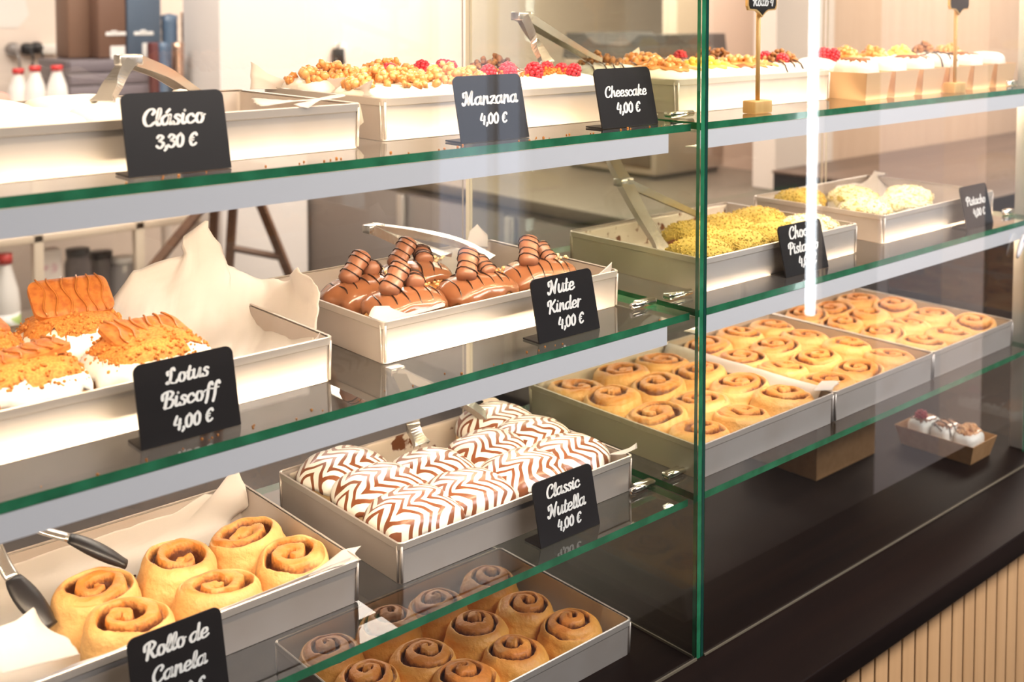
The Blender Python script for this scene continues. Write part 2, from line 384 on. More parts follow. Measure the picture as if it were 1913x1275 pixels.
# ------------------------------------------------------------------ glass case
def pane(x0, x1, y0, y1, z0, z1, big):
    """a sheet of glass; faces across `big` are clear, the others are the green edge"""
    b = MB().box(x0, x1, y0, y1, z0, z1)
    ax = {'z': (0, 1), 'y': (2, 3), 'x': (4, 5)}[big]
    for i in range(6): b.m[i] = 0 if i in ax else 1
    if big != 'z': b.m[0] = 0
    return b
t = thing('glass_display_case', 'tall clear glass display case with green edges standing on the dark counter', 'display case', (0, 0, 0))
GM = [GLASS, GEDGE]; SEDGE = mat('pale_glass_edge', (.75, .66, .52), .2)
pane(XL, -.013, -.003, .003, .0005, 1.04, 'y').build('front_pane', GM, t)
pane(.004, 1.09, -.003, .003, .0005, 1.04, 'y').build('front_pane', GM, t)
dv = pane(-.011, -.003, -.003, .50, .0005, 1.04, 'x'); dv.m[3] = 2; dv.build('divider_pane', [DGLASS, GEDGE, SEDGE], t)
dv = pane(-.002, .003, -.003, .50, .0005, 1.04, 'x'); dv.m[3] = 2; dv.build('divider_pane', [DGLASS, DEDGE, SEDGE], t)
dv = pane(1.058, 1.064, .03, .50, .0005, 1.04, 'x'); dv.m[3] = 2; dv.build('end_pane', GM+[SEDGE], t)
pane(XL, -.012, .505, .509, .0005, 1.04, 'y').build('sliding_pane', [GLASS, SEDGE], t)
pane(.004, 1.056, .505, .509, .0005, 1.04, 'y').build('sliding_pane', [GLASS, SEDGE], t)
MB().bbox(1.070, 1.105, .028, .064, .0, 1.05, .002).build('corner_post', mat('post_white', (.93, .88, .86), .4), t)
MB().box(XL, 1.10, 0, .52, 1.04, 1.05).build('top_board', WALLW, t)
SEAL = mat('clear_seal', (.17, .145, .10), .3)
MB().box(-.0135, -.0115, .0, .44, .0005, .004).box(XL, -.013, -.0055, -.0035, .0005, .004).box(.004, 1.06, -.0055, -.0035, .0005, .003).build('seal', SEAL, t)
# ------------------------------------------------------------------ shelves
NAMES = ['top', 'middle', 'lowest']
def shelf(i, x0, x1, side, prof):
    z = ZS[i]
    t = thing('glass_shelf', '%s glass shelf %s of the divider%s' % (NAMES[i], side, ', white light profile under its edge' if prof else ', bare green front edge'), 'shelf', (x0, 0, z), group='glass shelves')
    L = x1-x0
    b = MB()
    q = pane(0, L, .012, .435, -.010, 0, 'z'); q.build('glass_pane', GM, t)
    if prof:
        d = 0.045 if side == 'left' else .0
        p = MB().box(0, L-d, .013, .016, -.036, -.0105).box(0, L-d, .016, .030, -.014, -.0105)
        p.box(0, L-d, .016, .0385, -.036, -.0345).build('light_profile', PROFILE, t)
        MB().box(.0, L-d, .016, .0165, -.030, -.018).build('light_strip', DIFFUSER, t)
    # chromed clips on the divider
    for yy in ((.075, .36)):
        c = MB()
        xx = L-.002 if side == 'left' else .004
        sgn = -1 if side == 'left' else 1
        c.bbox(min(xx, xx+sgn*.036), max(xx, xx+sgn*.036), yy-.007, yy+.007, .001, .010, .002)
        c.tube([(xx+sgn*.004, yy-.004, .006), (xx+sgn*.05, yy-.004, .006)], .0045, 10)
        c.build('shelf_clip', CHROME, t)
    if side == 'right':
        c = MB().bbox(L-.03, L-.001, .055, .069, .001, .011, .002).tube([(L-.04, .06, .006), (L-.002, .06, .006)], .0045, 10).build('shelf_clip', CHROME, t)
    # crumbs along the front edge
    if side == 'left' and prof:
        c = MB(); rr = random.Random(i)
        for k in range(46):
            c.ico((rr.uniform(.3, L), rr.uniform(.0125, .03), .0006), rr.uniform(.0006, .0018), 1)
        tag(c.build('crumbs', CRUMB, t), kind='stuff')
for i in range(3):
    shelf(i, XL+.01, -.014 if i == 0 else -.014, 'left', i < 2)
    shelf(i, .006, XR-.004, 'right', i < 2)

# ------------------------------------------------------------------ trays
def rrect(w, d, r, z, n=5):
    o = []
    for cx, cy, a0 in ((w/2-r, d/2-r, 0), (-w/2+r, d/2-r, 90), (-w/2+r, -d/2+r, 180), (w/2-r, -d/2+r, 270)):
        for k in range(n+1):
            a = R(a0+90*k/n); o.append((cx+r*math.cos(a), cy+r*math.sin(a), z))
    return o
TRAY_CACHE = {}
def tray(x0, x1, y0, y1, z, label, h=.05, rot=0):
    w, d = x1-x0, y1-y0; key = (round(w, 3), round(d, 3), h)
    loc = ((x0+x1)/2, (y0+y1)/2, z+.0006)
    if key in TRAY_CACHE: return copy_tree(TRAY_CACHE[key], loc, (0, 0, rot), label, 'aluminium baking trays')
    t = thing('baking_tray', label, 'tray', loc, (0, 0, rot), 'aluminium baking trays')
    tp = .004; b = MB()
    b.rings([rrect(w-tp, d-tp, .006, 0), rrect(w-.002, d-.002, .006, h-.002), rrect(w-.005, d-.005, .006, h-.002), rrect(w-tp-.004, d-tp-.004, .005, .0015)], 0, False)
    for sx in (-1, 1):
        for sy in (-1, 1):   # folded corner seams
            X, Y = sx*(w/2-.004), sy*(d/2-.0015)
            b.tube([(X, Y, .002), (X+sx*.001, Y+sy*.001, h-.004)], .0018, 6)
            b.tube([(sx*(w/2-.0015), sy*(d/2-.006), .002), (sx*(w/2-.0005), sy*(d/2-.006), h-.004)], .0014, 6)
    b.build('body', TRAY, t)
    r = MB()
    r.rings([rrect(w-.001, d-.001, .007, h-.009), rrect(w+.001, d+.001, .007, h-.008), rrect(w+.0016, d+.0016, .007, h), rrect(w-.001, d-.001, .007, h+.001), rrect(w-.004, d-.004, .006, h)], 0, False, False, False)
    r.build('rim', RIM, t)
    TRAY_CACHE[key] = t
    return t
TH = .05
# floor heights inside the trays
F0, F1, F2, FC = ZS[0]+.0025, ZS[1]+.0025, ZS[2]+.0025, .0025
tray(-.90, -.50, .085, .365, ZS[0], 'metal tray of white iced buns at the far left of the top shelf')
tray(-.447, -.047, .118, .398, ZS[0], 'metal tray of apple and raspberry pastries, middle of the top shelf')
tray(.075, .475, .112, .392, ZS[0], 'metal tray just right of the divider on the top shelf, cream to its rim')
tray(-.935, -.535, .092, .372, ZS[1], 'metal tray holding biscuit pastries and a big crumpled paper')
tray(-.461, -.061, .100, .380, ZS[1], 'metal tray of chocolate glazed buns left of the divider')
tray(.082, .492, .066, .346, ZS[1], 'metal tray of green pistachio buns at the divider')
tray(.590, 1.000, .074, .354, ZS[1], 'metal tray of pale pistachio buns at the right end of the middle shelf')
tray(-.906, -.506, .084, .364, ZS[2], 'metal tray with six large cinnamon rolls at lower left')
tray(-.452, -.050, .082, .362, ZS[2], 'metal tray brimming with combed chocolate and white iced buns')
tray(.045, .388, .040, .405, ZS[2], 'metal tray of plain rolls nearest the divider on the lowest shelf')
tray(.390, .710, .040, .405, ZS[2], 'middle one of the three adjoining roll trays on the lowest shelf')
tray(.712, 1.030, .042, .405, ZS[2], 'rightmost of the three adjoining roll trays, by the white post')
tray(-.470, -.068, .066, .346, 0, 'metal tray of dark cinnamon rolls standing on the counter')

# ------------------------------------------------------------------ cinnamon rolls
def roll_mesh(seed, a, b, h, turns, material, p=2.6, depth=.009, peak=0., sunk=0., hand=1, gap=.16, nr=40, nt=84, lop=0.):
    rr = random.Random(seed); ph = rr.uniform(0, 2*PI); sx, sy = rr.uniform(-20, 20), rr.uniform(-20, 20)
    M = MB(); crust = []; fill = []
    cx, cy = rr.uniform(-.008, .008), rr.uniform(-.006, .006)     # where the spiral's eye sits
    for i in range(nr+1):
        q = i/nr
        for j in range(nt):
            th = 2*PI*j/nt
            c, s = math.cos(th), math.sin(th)
            e = (abs(c)**p+abs(s)**p)**(-1/p)
            rad = (1-(1-q)**1.25)
            ox, oy = cx*(1-rad), cy*(1-rad)
            x, y = ox+a*e*rad*c*(1+.04*nz(c*2+sx, s*2+sy)), oy+b*e*rad*s*(1+.04*nz(c*2+sy, s*2+sx))
            wob = .12*nz(c*1.5+sx, s*1.5+sy, rad*2)
            u = rad*turns*1.0 - hand*(th+ph)/(2*PI) + wob
            f = u-math.floor(u)
            outer = rad*turns
            gw = gap*(1+.7*nz(c*1.3+sy, s*1.3+sx, rad*1.5+3.))        # how far the lap has opened
            gm = max(0., 1-(min(f, 1-f)/gw)**2) if min(f, 1-f) < gw else 0.
            rope = .22*(1-math.sin(PI*f)**.7)
            edge = min(1, max(0, (turns-rad*turns-.22)/.4))              # the last lap blends into the wall
            inn = min(1, rad*turns/.3)
            lay = (gm**.6+rope)*edge*inn
            dome = max(0, 1-rad**5)**.5 if rad < 1 else 0
            z = h*(.62+.38*dome) - depth*lay + peak*(1-rad)**1.2 - sunk*math.exp(-(rad/.45)**2) + .0015*nz(x*60+sx, y*60) + lop*x/a*rad
            M.v.append((x, y, z))
            g = min(1, max(0, (gw*1.22-min(f, 1-f))/(gw*.6)))*edge*inn
            fill.append(g)
            crust.append(max(0, min(1, (1.12-rad)*2.2))*(.9-.5*g*0)*(.78+.35*nz(x*40+sy, y*40+sx)))
    for i in range(nr):
        for j in range(nt):
            k = (j+1) % nt
            M.f.append((i*nt+j, (i+1)*nt+j, (i+1)*nt+k, i*nt+k)); M.m.append(0); M.sm.append(True)
    base = len(M.v)                                               # side wall down to the tray
    for t_, zz in ((1.045, .86), (1.09, .6), (1.10, .3), (1.06, 0)):
        for j in range(nt):
            x, y, z = M.v[nr*nt+j]; wv = 1+.035*nz(x*55+sx, y*55, zz*3); M.v.append((x*t_*wv, y*t_*wv, z*zz)); crust.append(0.04); fill.append(0)
    rows = [nr*nt]+[base+q*nt for q in range(4)]
    for ra, rb in zip(rows[:-1], rows[1:]):
        for j in range(nt):
            k = (j+1) % nt; M.f.append((ra+j, rb+j, rb+k, ra+k)); M.m.append(0); M.sm.append(True)
    M.f.append(tuple(rows[-1]+nt-1-j for j in range(nt))); M.m.append(0); M.sm.append(False)
    M.att = {'crust': crust, 'fill': fill}
    return M.mesh('cinnamon_roll', material)
def place_mesh(me, name, loc, rz, label, cat, group, sc=(1, 1, 1), rx=0, ry=0, bounds=None):
    o = bpy.data.objects.new(name, me); COL.objects.link(o); o.location = loc; o.rotation_euler = (rx, ry, rz); o.scale = sc
    if bounds: fit(o, bounds)
    return tag(o, label, cat, group)
ORD = ['first', 'second', 'third', 'fourth']
BIG = [roll_mesh(11+k, .0455, .0415, .056, 2.05, ROLL, 2.2, .015, 0, .006 if k != 2 else .016, 1 if k % 2 else -1, .25, lop=.003*(k-1)) for k in range(4)]
bigs = [(-.755, .225, 0, 'rearmost on the left, touched by the black tongs'), (-.752, .136, 3, 'at the front left, behind the price sign'), (-.662, .226, 2, 'with the deepest dark eye, middle of the back row'),
        (-.656, .136, 1, 'in the middle of the front row'), (-.566, .228, 2, 'tilted, at the back right with an open centre'), (-.560, .136, 3, 'at the front right under the paper corner')]
for k, (x, y, v, d) in enumerate(bigs):
    place_mesh(BIG[v], 'cinnamon_roll', (x, y, F2), R([20, 150, 75, -10, 210, 60][k]), 'large cinnamon roll ' + d, 'cinnamon roll', 'six large cinnamon rolls', rx=R([3, -2, 5, -2, 8, -2][k]), ry=R([-3, 2, 0, 3, 4, 2][k]), bounds=(-.90, -.511, .089, .36))
DRK = [roll_mesh(31+k, .0440, .0415, .046, 2.5, ROLLD, 2.2, .011, .012, 0, 1 if k % 2 else -1, .18) for k in range(4)]
rows_b = [(.300, [-.414, -.319, -.231, -.136]), (.202, [-.424, -.334, -.234, -.144]), (.115, [-.421, -.321, -.236, -.133])]
for r_, (y, xs) in enumerate(rows_b):
    for c_, x in enumerate(xs):
        place_mesh(DRK[(r_*2+c_*3) % 4], 'cinnamon_roll', (x+rng.uniform(-.003, .003), y+rng.uniform(-.003, .003), FC), rng.uniform(0, 6.28),
                   'dark brown cinnamon roll in the counter tray, %s row, %s from the left' % (['back', 'middle', 'front'][r_], ORD[c_]), 'cinnamon roll', 'dark cinnamon rolls on the counter', sc=(1, 1, rng.uniform(.92, 1.08)), bounds=(-.465, -.073, .071, .341))
PLN = [roll_mesh(51+k, .0470, .0430, .050, [2.0, 2.4, 2.2, 1.8, 2.5, 2.1][k], ROLLP if k % 2 else ROLL, 2.3, .011, .004*(k % 2), .004*((k+1) % 2), 1 if k % 2 else -1, .21, lop=.003*(k-2)) for k in range(6)]
ys = (.358, .270, .181, .092)
TR = [('nearest the divider', (.100, .196, .293, .362), 'left'), ('in the middle of the three', (.444, .550, .655), 'middle'), ('by the white post', (.765, .868, .972), 'right')]
for n_, (d, xs, g) in enumerate(TR):
    for r_, y in enumerate(ys):
        if n_ == 0: xs_ = (.103, .216, .330)
        else: xs_ = xs
        for c_, x in enumerate(xs_):
            k = (n_*5+r_*3+c_*2) % 6
            place_mesh(PLN[k], 'cinnamon_roll', (x+rng.uniform(-.004, .004), y+rng.uniform(-.003, .003), F2), rng.choice([0, PI])+rng.uniform(-.25, .25),
                       'golden roll in tray %s, %s row, %s from left' % (d, ['back', 'second', 'third', 'front'][r_], ORD[c_]), 'cinnamon roll', 'golden rolls in the %s tray' % g,
                       sc=((1.12 if n_ == 0 else 1.05), 1, rng.uniform(.92, 1.06)), bounds=((.050, .383, .045, .400), (.395, .705, .045, .400), (.717, 1.025, .047, .400))[n_])
# ------------------------------------------------------------------ brush lettering, drawn stroke by stroke
BOWL = [(.8, .82), (.5, 1.02), (.12, .7), (.1, .25), (.34, -.02), (.66, .3), (.8, .82)]
ARCH = [(.16, .45), (.42, .93), (.66, .98), (.68, .45), (.72, .06), (.98, .16)]
SW = [(.02, 1.1), (.02, 1.55), (.4, 1.62), (.42, 1.1), (.26, .3), (.02, -.04), (-.14, .2)]
GL = {
 'a': (1.08, [BOWL, [(.84, .98), (.78, .3), (.88, 0), (1.08, .14)]]),
 'c': (.86, [[(.72, .74), (.5, 1.0), (.14, .7), (.1, .28), (.4, -.02), (.84, .24)]]),
 'd': (1.12, [BOWL, [(.98, 1.75), (.84, .7), (.8, .2), (.92, -.02), (1.12, .14)]]),
 'e': (.86, [[(.12, .42), (.62, .56), (.66, .9), (.4, 1.02), (.12, .64), (.14, .16), (.42, -.02), (.84, .24)]]),
 'f': (.74, [[(.86, 1.5), (.72, 1.78), (.5, 1.4), (.34, .2), (.18, -.42)], [(.08, .96), (.78, 1.02)]]),
 'h': (1.0, [[(.36, 1.75), (.2, .8), (.1, 0)], ARCH]),
 'i': (.5, [[(.22, 1.0), (.14, .28), (.26, -.02), (.48, .14)], [(.36, 1.42), (.37, 1.44)]]),
 'k': (.96, [[(.36, 1.75), (.2, .8), (.1, 0)], [(.18, .42), (.5, .98), (.7, .84), (.36, .5)], [(.36, .5), (.6, .06), (.94, .14)]]),
 'l': (.52, [[(.08, .3), (.42, 1.2), (.42, 1.76), (.26, 1.4), (.14, .3), (.26, -.02), (.5, .14)]]),
 'n': (1.0, [[(.22, 1.0), (.16, .5), (.1, 0)], ARCH]),
 'o': (.9, [[(.6, .95), (.3, 1.0), (.1, .5), (.24, .04), (.54, .0), (.74, .5), (.6, .95), (.74, .82), (.95, .84)]]),
 'r': (.72, [[(.22, 1.0), (.16, .5), (.1, 0)], [(.16, .45), (.4, .95), (.68, .94)]]),
 's': (.74, [[(.66, .86), (.42, 1.02), (.24, .74), (.54, .38), (.46, .02), (.16, -.02), (.04, .2)]]),
 't': (.62, [[(.36, 1.5), (.2, .6), (.18, .12), (.34, -.02), (.6, .18)], [(.02, 1.0), (.6, 1.02)]]),
 'u': (1.06, [[(.18, 1.0), (.12, .3), (.3, -.02), (.62, .3), (.8, 1.0)], [(.82, 1.0), (.76, .3), (.86, 0), (1.06, .14)]]),
 'z': (.86, [[(.12, .86), (.3, .98), (.72, .98), (.1, .04), (.4, .1), (.82, .02)]]),
 'p': (1.0, [[(.26, 1.0), (.14, 0), (.04, -.6)], [(.2, .4), (.46, .98), (.76, .8), (.7, .2), (.4, -.02), (.18, .2)]]),
 'C': (1.12, [[(.86, 1.2), (1.04, 1.5), (.8, 1.78), (.36, 1.5), (.1, .8), (.24, .12), (.62, -.04), (1.06, .3)]]),
 'M': (1.55, [SW, [(.42, 1.66), (.56, .9), (.66, .1)], [(.66, .1), (.9, 1.0), (1.2, 1.74)], [(1.2, 1.74), (1.08, .6), (1.14, .02), (1.42, .16)]]),
 'L': (1.12, [[(.02, 1.08), (.0, 1.4), (.26, 1.46), (.36, 1.2)], [(.72, 1.5), (.56, 1.78), (.38, 1.5), (.36, .9), (.24, .25), (.04, .0), (-.06, .14), (.14, .24), (.5, .0), (.86, -.04), (1.06, .26)]]),
 'B': (1.12, [[(.44, 1.6), (.32, .8), (.2, .04)], [(-.04, 1.02), (.0, 1.56), (.56, 1.82), (.98, 1.5), (.66, .98), (.42, .92)], [(.6, .95), (1.02, .66), (.8, .06), (.4, -.04), (.1, .12)]]),
 'N': (1.34, [SW, [(.42, 1.66), (.6, .9), (.84, .06)], [(.84, .06), (1.0, 1.0), (1.28, 1.74)]]),
 'K': (1.22, [[(-.02, 1.1), (.02, 1.56), (.42, 1.7), (.32, .8), (.16, -.02)], [(1.14, 1.7), (.78, 1.28), (.4, .88)], [(.42, .88), (.74, .4), (.96, .0), (1.24, .18)]]),
 'P': (1.0, [[(.44, 1.6), (.32, .8), (.2, 0)], [(-.04, 1.02), (.0, 1.56), (.56, 1.82), (1.02, 1.42), (.7, .86), (.4, .84)]]),
 'R': (1.2, [[(.44, 1.6), (.32, .8), (.2, 0)], [(-.04, 1.02), (.0, 1.56), (.56, 1.82), (.98, 1.42), (.66, .9), (.4, .86)], [(.52, .86), (.74, .3), (.96, -.02), (1.22, .16)]]),
 '0': (.86, [[(.48, 1.5), (.16, 1.1), (.14, .35), (.38, -.02), (.66, .35), (.7, 1.1), (.48, 1.5)]]),
 '3': (.8, [[(.12, 1.22), (.36, 1.5), (.66, 1.2), (.3, .82)], [(.3, .82), (.72, .5), (.4, -.02), (.06, .24)]]),
 '4': (.86, [[(.34, 1.5), (.12, .62), (.78, .6)], [(.68, 1.1), (.56, .0)]]),
 ',': (.34, [[(.2, .1), (.2, -.1), (.06, -.3)]]),
 '€': (.86, [[(.78, 1.26), (.6, 1.5), (.26, 1.1), (.18, .4), (.4, 0), (.74, .24)], [(.06, .88), (.52, .92)], [(.04, .6), (.48, .64)]]),
 ' ': (.45, []),
}
GL['á'] = (GL['a'][0], GL['a'][1]+[[(.5, 1.3), (.78, 1.62)]])
def lettering(lines, w, h):
    """lines: (text, width share, baseline share, x-centre share); returns a mesh in the plate's x-z plane, just in front of it"""
    M = MB()
    for text, ws, bl, xc in lines:
        tot = sum(GL[c][0] for c in text); k = ws*w/tot; pen = -tot/2*k+xc*w; zb = bl*h
        for ch in text:
            adv, strokes = GL[ch]
            for st in strokes:
                P = [(pen+(x+.10*y)*k, zb+y*k) for x, y in (crom([(a, b, 0) for a, b in st], 7) if len(st) > 2 else [Vector((a, b, 0)) for a, b in st]) for x, y in [(x, y)]] if False else None
                pts = crom([(a, b, 0) for a, b in st], 7)
                P = [Vector((pen+(p.x+.10*p.y)*k, zb+p.y*k*.80)) for p in pts]
                L = []; Rr = []
                for i, p in enumerate(P):
                    d = P[min(i+1, len(P)-1)]-P[max(0, i-1)]
                    if d.length < 1e-9: d = Vector((1, 0))
                    d.normalize(); wd = k*(.062+.10*abs(d.y)+.02*d.x*d.x*0)
                    if len(st) == 2 and (Vector(st[0])-Vector(st[1])).length < .1: wd = k*.13
                    nrm = Vector((-d.y, d.x)); L.append(p+nrm*wd); Rr.append(p-nrm*wd)
                n = len(P); ring = []
                v = [(q.x, -.0007, q.y) for q in L]+[(q.x, -.0007, q.y) for q in Rr]
                M.add(v, [(i, n+i, n+i+1, i+1) for i in range(n-1)])
                for p, q in ((P[0], (L[0]-P[0]).length), (P[-1], (L[-1]-P[-1]).length)):
                    M.add([(p.x+q*math.cos(2*PI*j/10), -.00072, p.y+q*math.sin(2*PI*j/10)) for j in range(10)], [tuple(range(10))])
            pen += adv*k
    return M
def sign(px0, py0, px1, py1, z, lines, label, w=None, h=.079, tilt=13, y=.040):
    a, b = at(px0, py0, y=y), at(px1, py1, y=y)
    w = w or (b.x-a.x); cx = (a.x+b.x)/2
    t = thing('price_sign', label, 'price sign', (cx, y, z+.0005), (0, 0, 0), 'black price signs on the shelves')
    r = .008; pts = [(-w/2, 0), (w/2, 0)]
    for k in range(7): q = R(90*k/6); pts.append((w/2-r+r*math.cos(q), h-r+r*math.sin(q)))
    for k in range(7): q = R(90+90*k/6); pts.append((-w/2+r+r*math.cos(q), h-r+r*math.sin(q)))
    M = Matrix.Rotation(R(-tilt), 4, 'X') @ Matrix(((1, 0, 0, 0), (0, 0, -1, 0), (0, 1, 0, 0), (0, 0, 0, 1)))
    MB().poly(pts, -.0010, .0010, 0, M).build('board', BOARD, t)
    MB().box(-w/2, w/2, 0, .030, 0, .002).build('foot', BOARD, t)
    l = lettering(lines, w, h); RM = Matrix.Rotation(R(-tilt), 4, 'X')
    l.v = [tuple(RM @ Vector((x, y_-.0006, z_))) for x, y_, z_ in l.v]
    l.build('lettering', CHALK, t)
    return t
P4 = ('4,00 €', .40)
sign(240, 334, 432, 316, ZS[0], [('Clásico', .60, .60, -.02), ('3,30 €', .40, .32, -.02)], 'black sign at upper left, lettered with the lowest price, 3,30')
sign(862, 270, 988, 257, ZS[0], [('Manzana', .80, .56, 0), ('4,00 €', .40, .26, 0)], 'black sign in front of the apple and raspberry pastry tray')
sign(1125, 241, 1229, 227, ZS[0], [('Cheescake', .74, .52, 0), ('4,00 €', .42, .24, 0)], 'black sign on the top shelf just left of the divider')
sign(264, 855, 450, 808, ZS[1], [('Lotus', .42, .70, .02), ('Biscoff', .56, .42, .02), ('4,00 €', .40, .14, .02)], 'black sign before the biscuit pastry tray, three lines of lettering')
sign(1007, 657, 1120, 625, ZS[1], [('Nute', .42, .72, -.03), ('Kinder', .54, .43, -.02), ('4,00 €', .42, .16, .04)], 'black sign before the chocolate glazed bun tray')
sign(1468, 530, 1547, 512, ZS[1], [('Choco', .52, .72, -.02), ('Pistacho', .68, .43, 0), ('4,00 €', .42, .16, .04)], 'black sign crossed by the bright stripe, before the green buns')
sign(1806, 442, 1855, 428, ZS[1], [('Pistacho', .70, .54, 0), ('4,00 €', .44, .26, .04)], 'small looking black sign at the far right of the middle shelf')
sign(1010, 1037, 1120, 1000, ZS[2], [('Classic', .56, .70, -.02), ('Nutella', .62, .40, 0), ('4,00 €', .40, .16, 0)], 'black sign before the combed white and chocolate buns')
sign(252, 1345, 428, 1290, ZS[2], [('Rollo de', .68, .70, 0), ('Canela', .58, .40, 0), ('4,00 €', .40, .12, .04)], 'black sign cut off by the lower edge of the photo', y=.034)

def stand_sign(px, py, label, txt, y=.045):
    b = at(px, py, y=y)
    t = thing('sign_stand', label, 'sign stand', (b.x, y, ZS[0]+.0005), group='wooden sign stands')
    MB().bbox(-.021, .021, -.012, .012, 0, .019, .002).build('base', STICK, t)
    MB().tube([(0, 0, .018), (0, 0, .156)], .0034, 10).build('stick', STICK, t)
    def outline(s, o):
        q = []
        for x, z in [(-.034, .055), (-.034, .012), (-.031, .006), (-.014, .005), (-.006, .001), (0, -.004), (.006, .001), (.014, .005), (.031, .006), (.034, .012), (.034, .055), (.020, .060), (0, .066), (-.020, .060)]:
            q.append((x*s, .149+z*s+o))
        return q
    M = Matrix(((1, 0, 0, 0), (0, 0, -1, -.006), (0, 1, 0, 0), (0, 0, 0, 1)))
    MB().poly(outline(1.06, -.002), -.003, .001, 0, M).build('frame', STICK, t)
    MB().poly(outline(.96, .001), .001, .002, 0, M).build('board', BOARD, t)
    if txt:
        l = lettering([(txt, .75, 0, 0)], .066, .06); l.v = [(x, y_-.0078, z_+.160) for x, y_, z_ in l.v]
        l.build('lettering', CHALK, t)
stand_sign(1415, 205, 'little blackboard on a wooden stick just right of the divider', 'Rollo 4')
stand_sign(1783, 165, 'little blackboard on a wooden stick before the kraft boxes', None)

# ------------------------------------------------------------------ papers
def resamp(pts, n):
    pts = [Vector(p) for p in pts]; L = [0]
    for a, b in zip(pts[:-1], pts[1:]): L.append(L[-1]+(b-a).length)
    out = []
    for i in range(n):
        s = L[-1]*i/(n-1); k = 0
        while k < len(L)-2 and L[k+1] < s: k += 1
        f = (s-L[k])/max(1e-9, L[k+1]-L[k]); out.append(pts[k].lerp(pts[k+1], f))
    return out
def sheet(rows, label, mat_=None, amp=.003, n=40, sub=9, seed=0, cat='parchment', clamp=None, group='parchment papers in the trays'):
    rows = [[p if isinstance(p, Vector) else (at(p[0], p[1], y=p[2]) if max(abs(q) for q in p) > 5 else Vector(p)) for p in r] for r in rows]
    rows = [resamp(r, n) for r in rows]
    cols = [crom([r[j] for r in rows], sub) for j in range(n)]
    P = [[cols[j][i] for j in range(n)] for i in range(len(cols[0]))]
    c0 = sum((p for r in P for p in r), Vector())/(len(P)*n)
    for i, r in enumerate(P):
        for j, p in enumerate(r):
            k = amp*(abs(nz(p.x*17+seed, p.y*17, p.z*17))*3.2-.8)+amp*.7*(abs(nz(p.x*43, p.y*43+seed, p.z*43))*2-.5)
            q = p+Vector((.3*k, -.7*k, .5*k))
            if clamp and q.z < clamp[4]: q = Vector((min(max(q.x, clamp[0]), clamp[1]), min(max(q.y, clamp[2]), clamp[3]), max(q.z, clamp[5])))
            P[i][j] = q-c0
    b = MB().grid(P)
    o = b.build('parchment_paper', mat_ or PAPER, None, c0)
    md = o.modifiers.new('thickness', 'SOLIDIFY'); md.thickness = .0004; md.offset = 0
    return tag(o, label, cat, group)
f1 = F1+.003
sheet([[(330, 722, .103), (430, 693, .103), (500, 672, .103), (548, 655, .100), (580, 640, .100), (602, 618, .101)],
       [Vector((-.72, .15, f1)), Vector((-.66, .17, f1)), Vector((-.60, .17, f1+.002)), Vector((-.568, .15, f1+.004)), Vector((-.548, .125, f1+.02))],
       [(190, 620, .30), (300, 610, .30), (420, 615, .27), (500, 600, .25), (565, 585, .19), (597, 575, .14)],
       [(205, 567, .345), (245, 508, .345), (290, 492, .34), (330, 488, .335), (345, 440, .33), (384, 412, .325), (412, 455, .315), (402, 497, .31), (440, 517, .30), (490, 522, .28), (536, 528, .25), (558, 497, .21), (602, 545, .145)]],
      'big crumpled parchment standing up behind the biscuit pastries', amp=.0085, n=70, seed=3)
f2 = F2+.002
sheet([[Vector((-.90, .095, f2+.046)), Vector((-.85, .09, f2+.045)), Vector((-.75, .088, f2+.046)), Vector((-.62, .088, f2+.048)), Vector((-.515, .088, f2+.05))],
       [Vector((-.90, .105, f2)), Vector((-.75, .10, f2)), Vector((-.52, .10, f2))],
       [Vector((-.90, .25, f2)), Vector((-.75, .25, f2)), Vector((-.52, .25, f2))],
       [Vector((-.90, .345, f2)), Vector((-.75, .345, f2)), Vector((-.53, .35, f2))],
       [Vector((-.90, .36, f2+.035)), Vector((-.75, .361, f2+.035)), Vector((-.60, .361, f2+.036)), Vector((-.56, .355, f2+.05)), (398, 925, .35), (440, 870, .35), (478, 940, .335)]],
      'parchment lining the tray of six cinnamon rolls, peaked at its back corner', PAPER, amp=.0025, n=50, seed=9, clamp=(-.90, -.511, .0905, .3575, F2+.049, F2))
sheet([[(575, 1078, .0845), (620, 1062, .0845), (672, 1048, .0845)], [(585, 1068, .100), (620, 1048, .100), (662, 1036, .100)], [(600, 1060, .112), (640, 1028, .112), (676, 1020, .112)]],
      'white paper corner folded over the front rim beside the six rolls', PAPER, amp=.002, n=16, seed=5)
sheet([[(0, 1262, .083), (60, 1245, .083), (150, 1222, .083)], [(-30, 1215, .11), (45, 1190, .11), (130, 1195, .12)], [(-30, 1180, .12), (30, 1160, .13), (62, 1135, .14), (84, 1165, .14), (95, 1180, .14)]],
      'pale paper crumpled at the front left corner of the lower left tray', PAPER, amp=.003, n=24, seed=6)
sheet([[(690, 590, .12), (720, 603, .103), (830, 573, .103)], [(695, 578, .125), (740, 585, .112), (830, 565, .112)], [(700, 572, .13), (735, 572, .125), (800, 562, .12)]],
      'white paper edge at the front left corner of the chocolate bun tray', PAPER, amp=.0015, n=20, seed=7)
sheet([[(872, 462, .37), (912, 462, .37)], [(876, 440, .37), (912, 442, .365)], [(878, 432, .368), (893, 418, .37), (911, 438, .362)]],
      'small white paper tab behind the chocolate buns by the tongs', PAPER, amp=.002, n=16, seed=8)
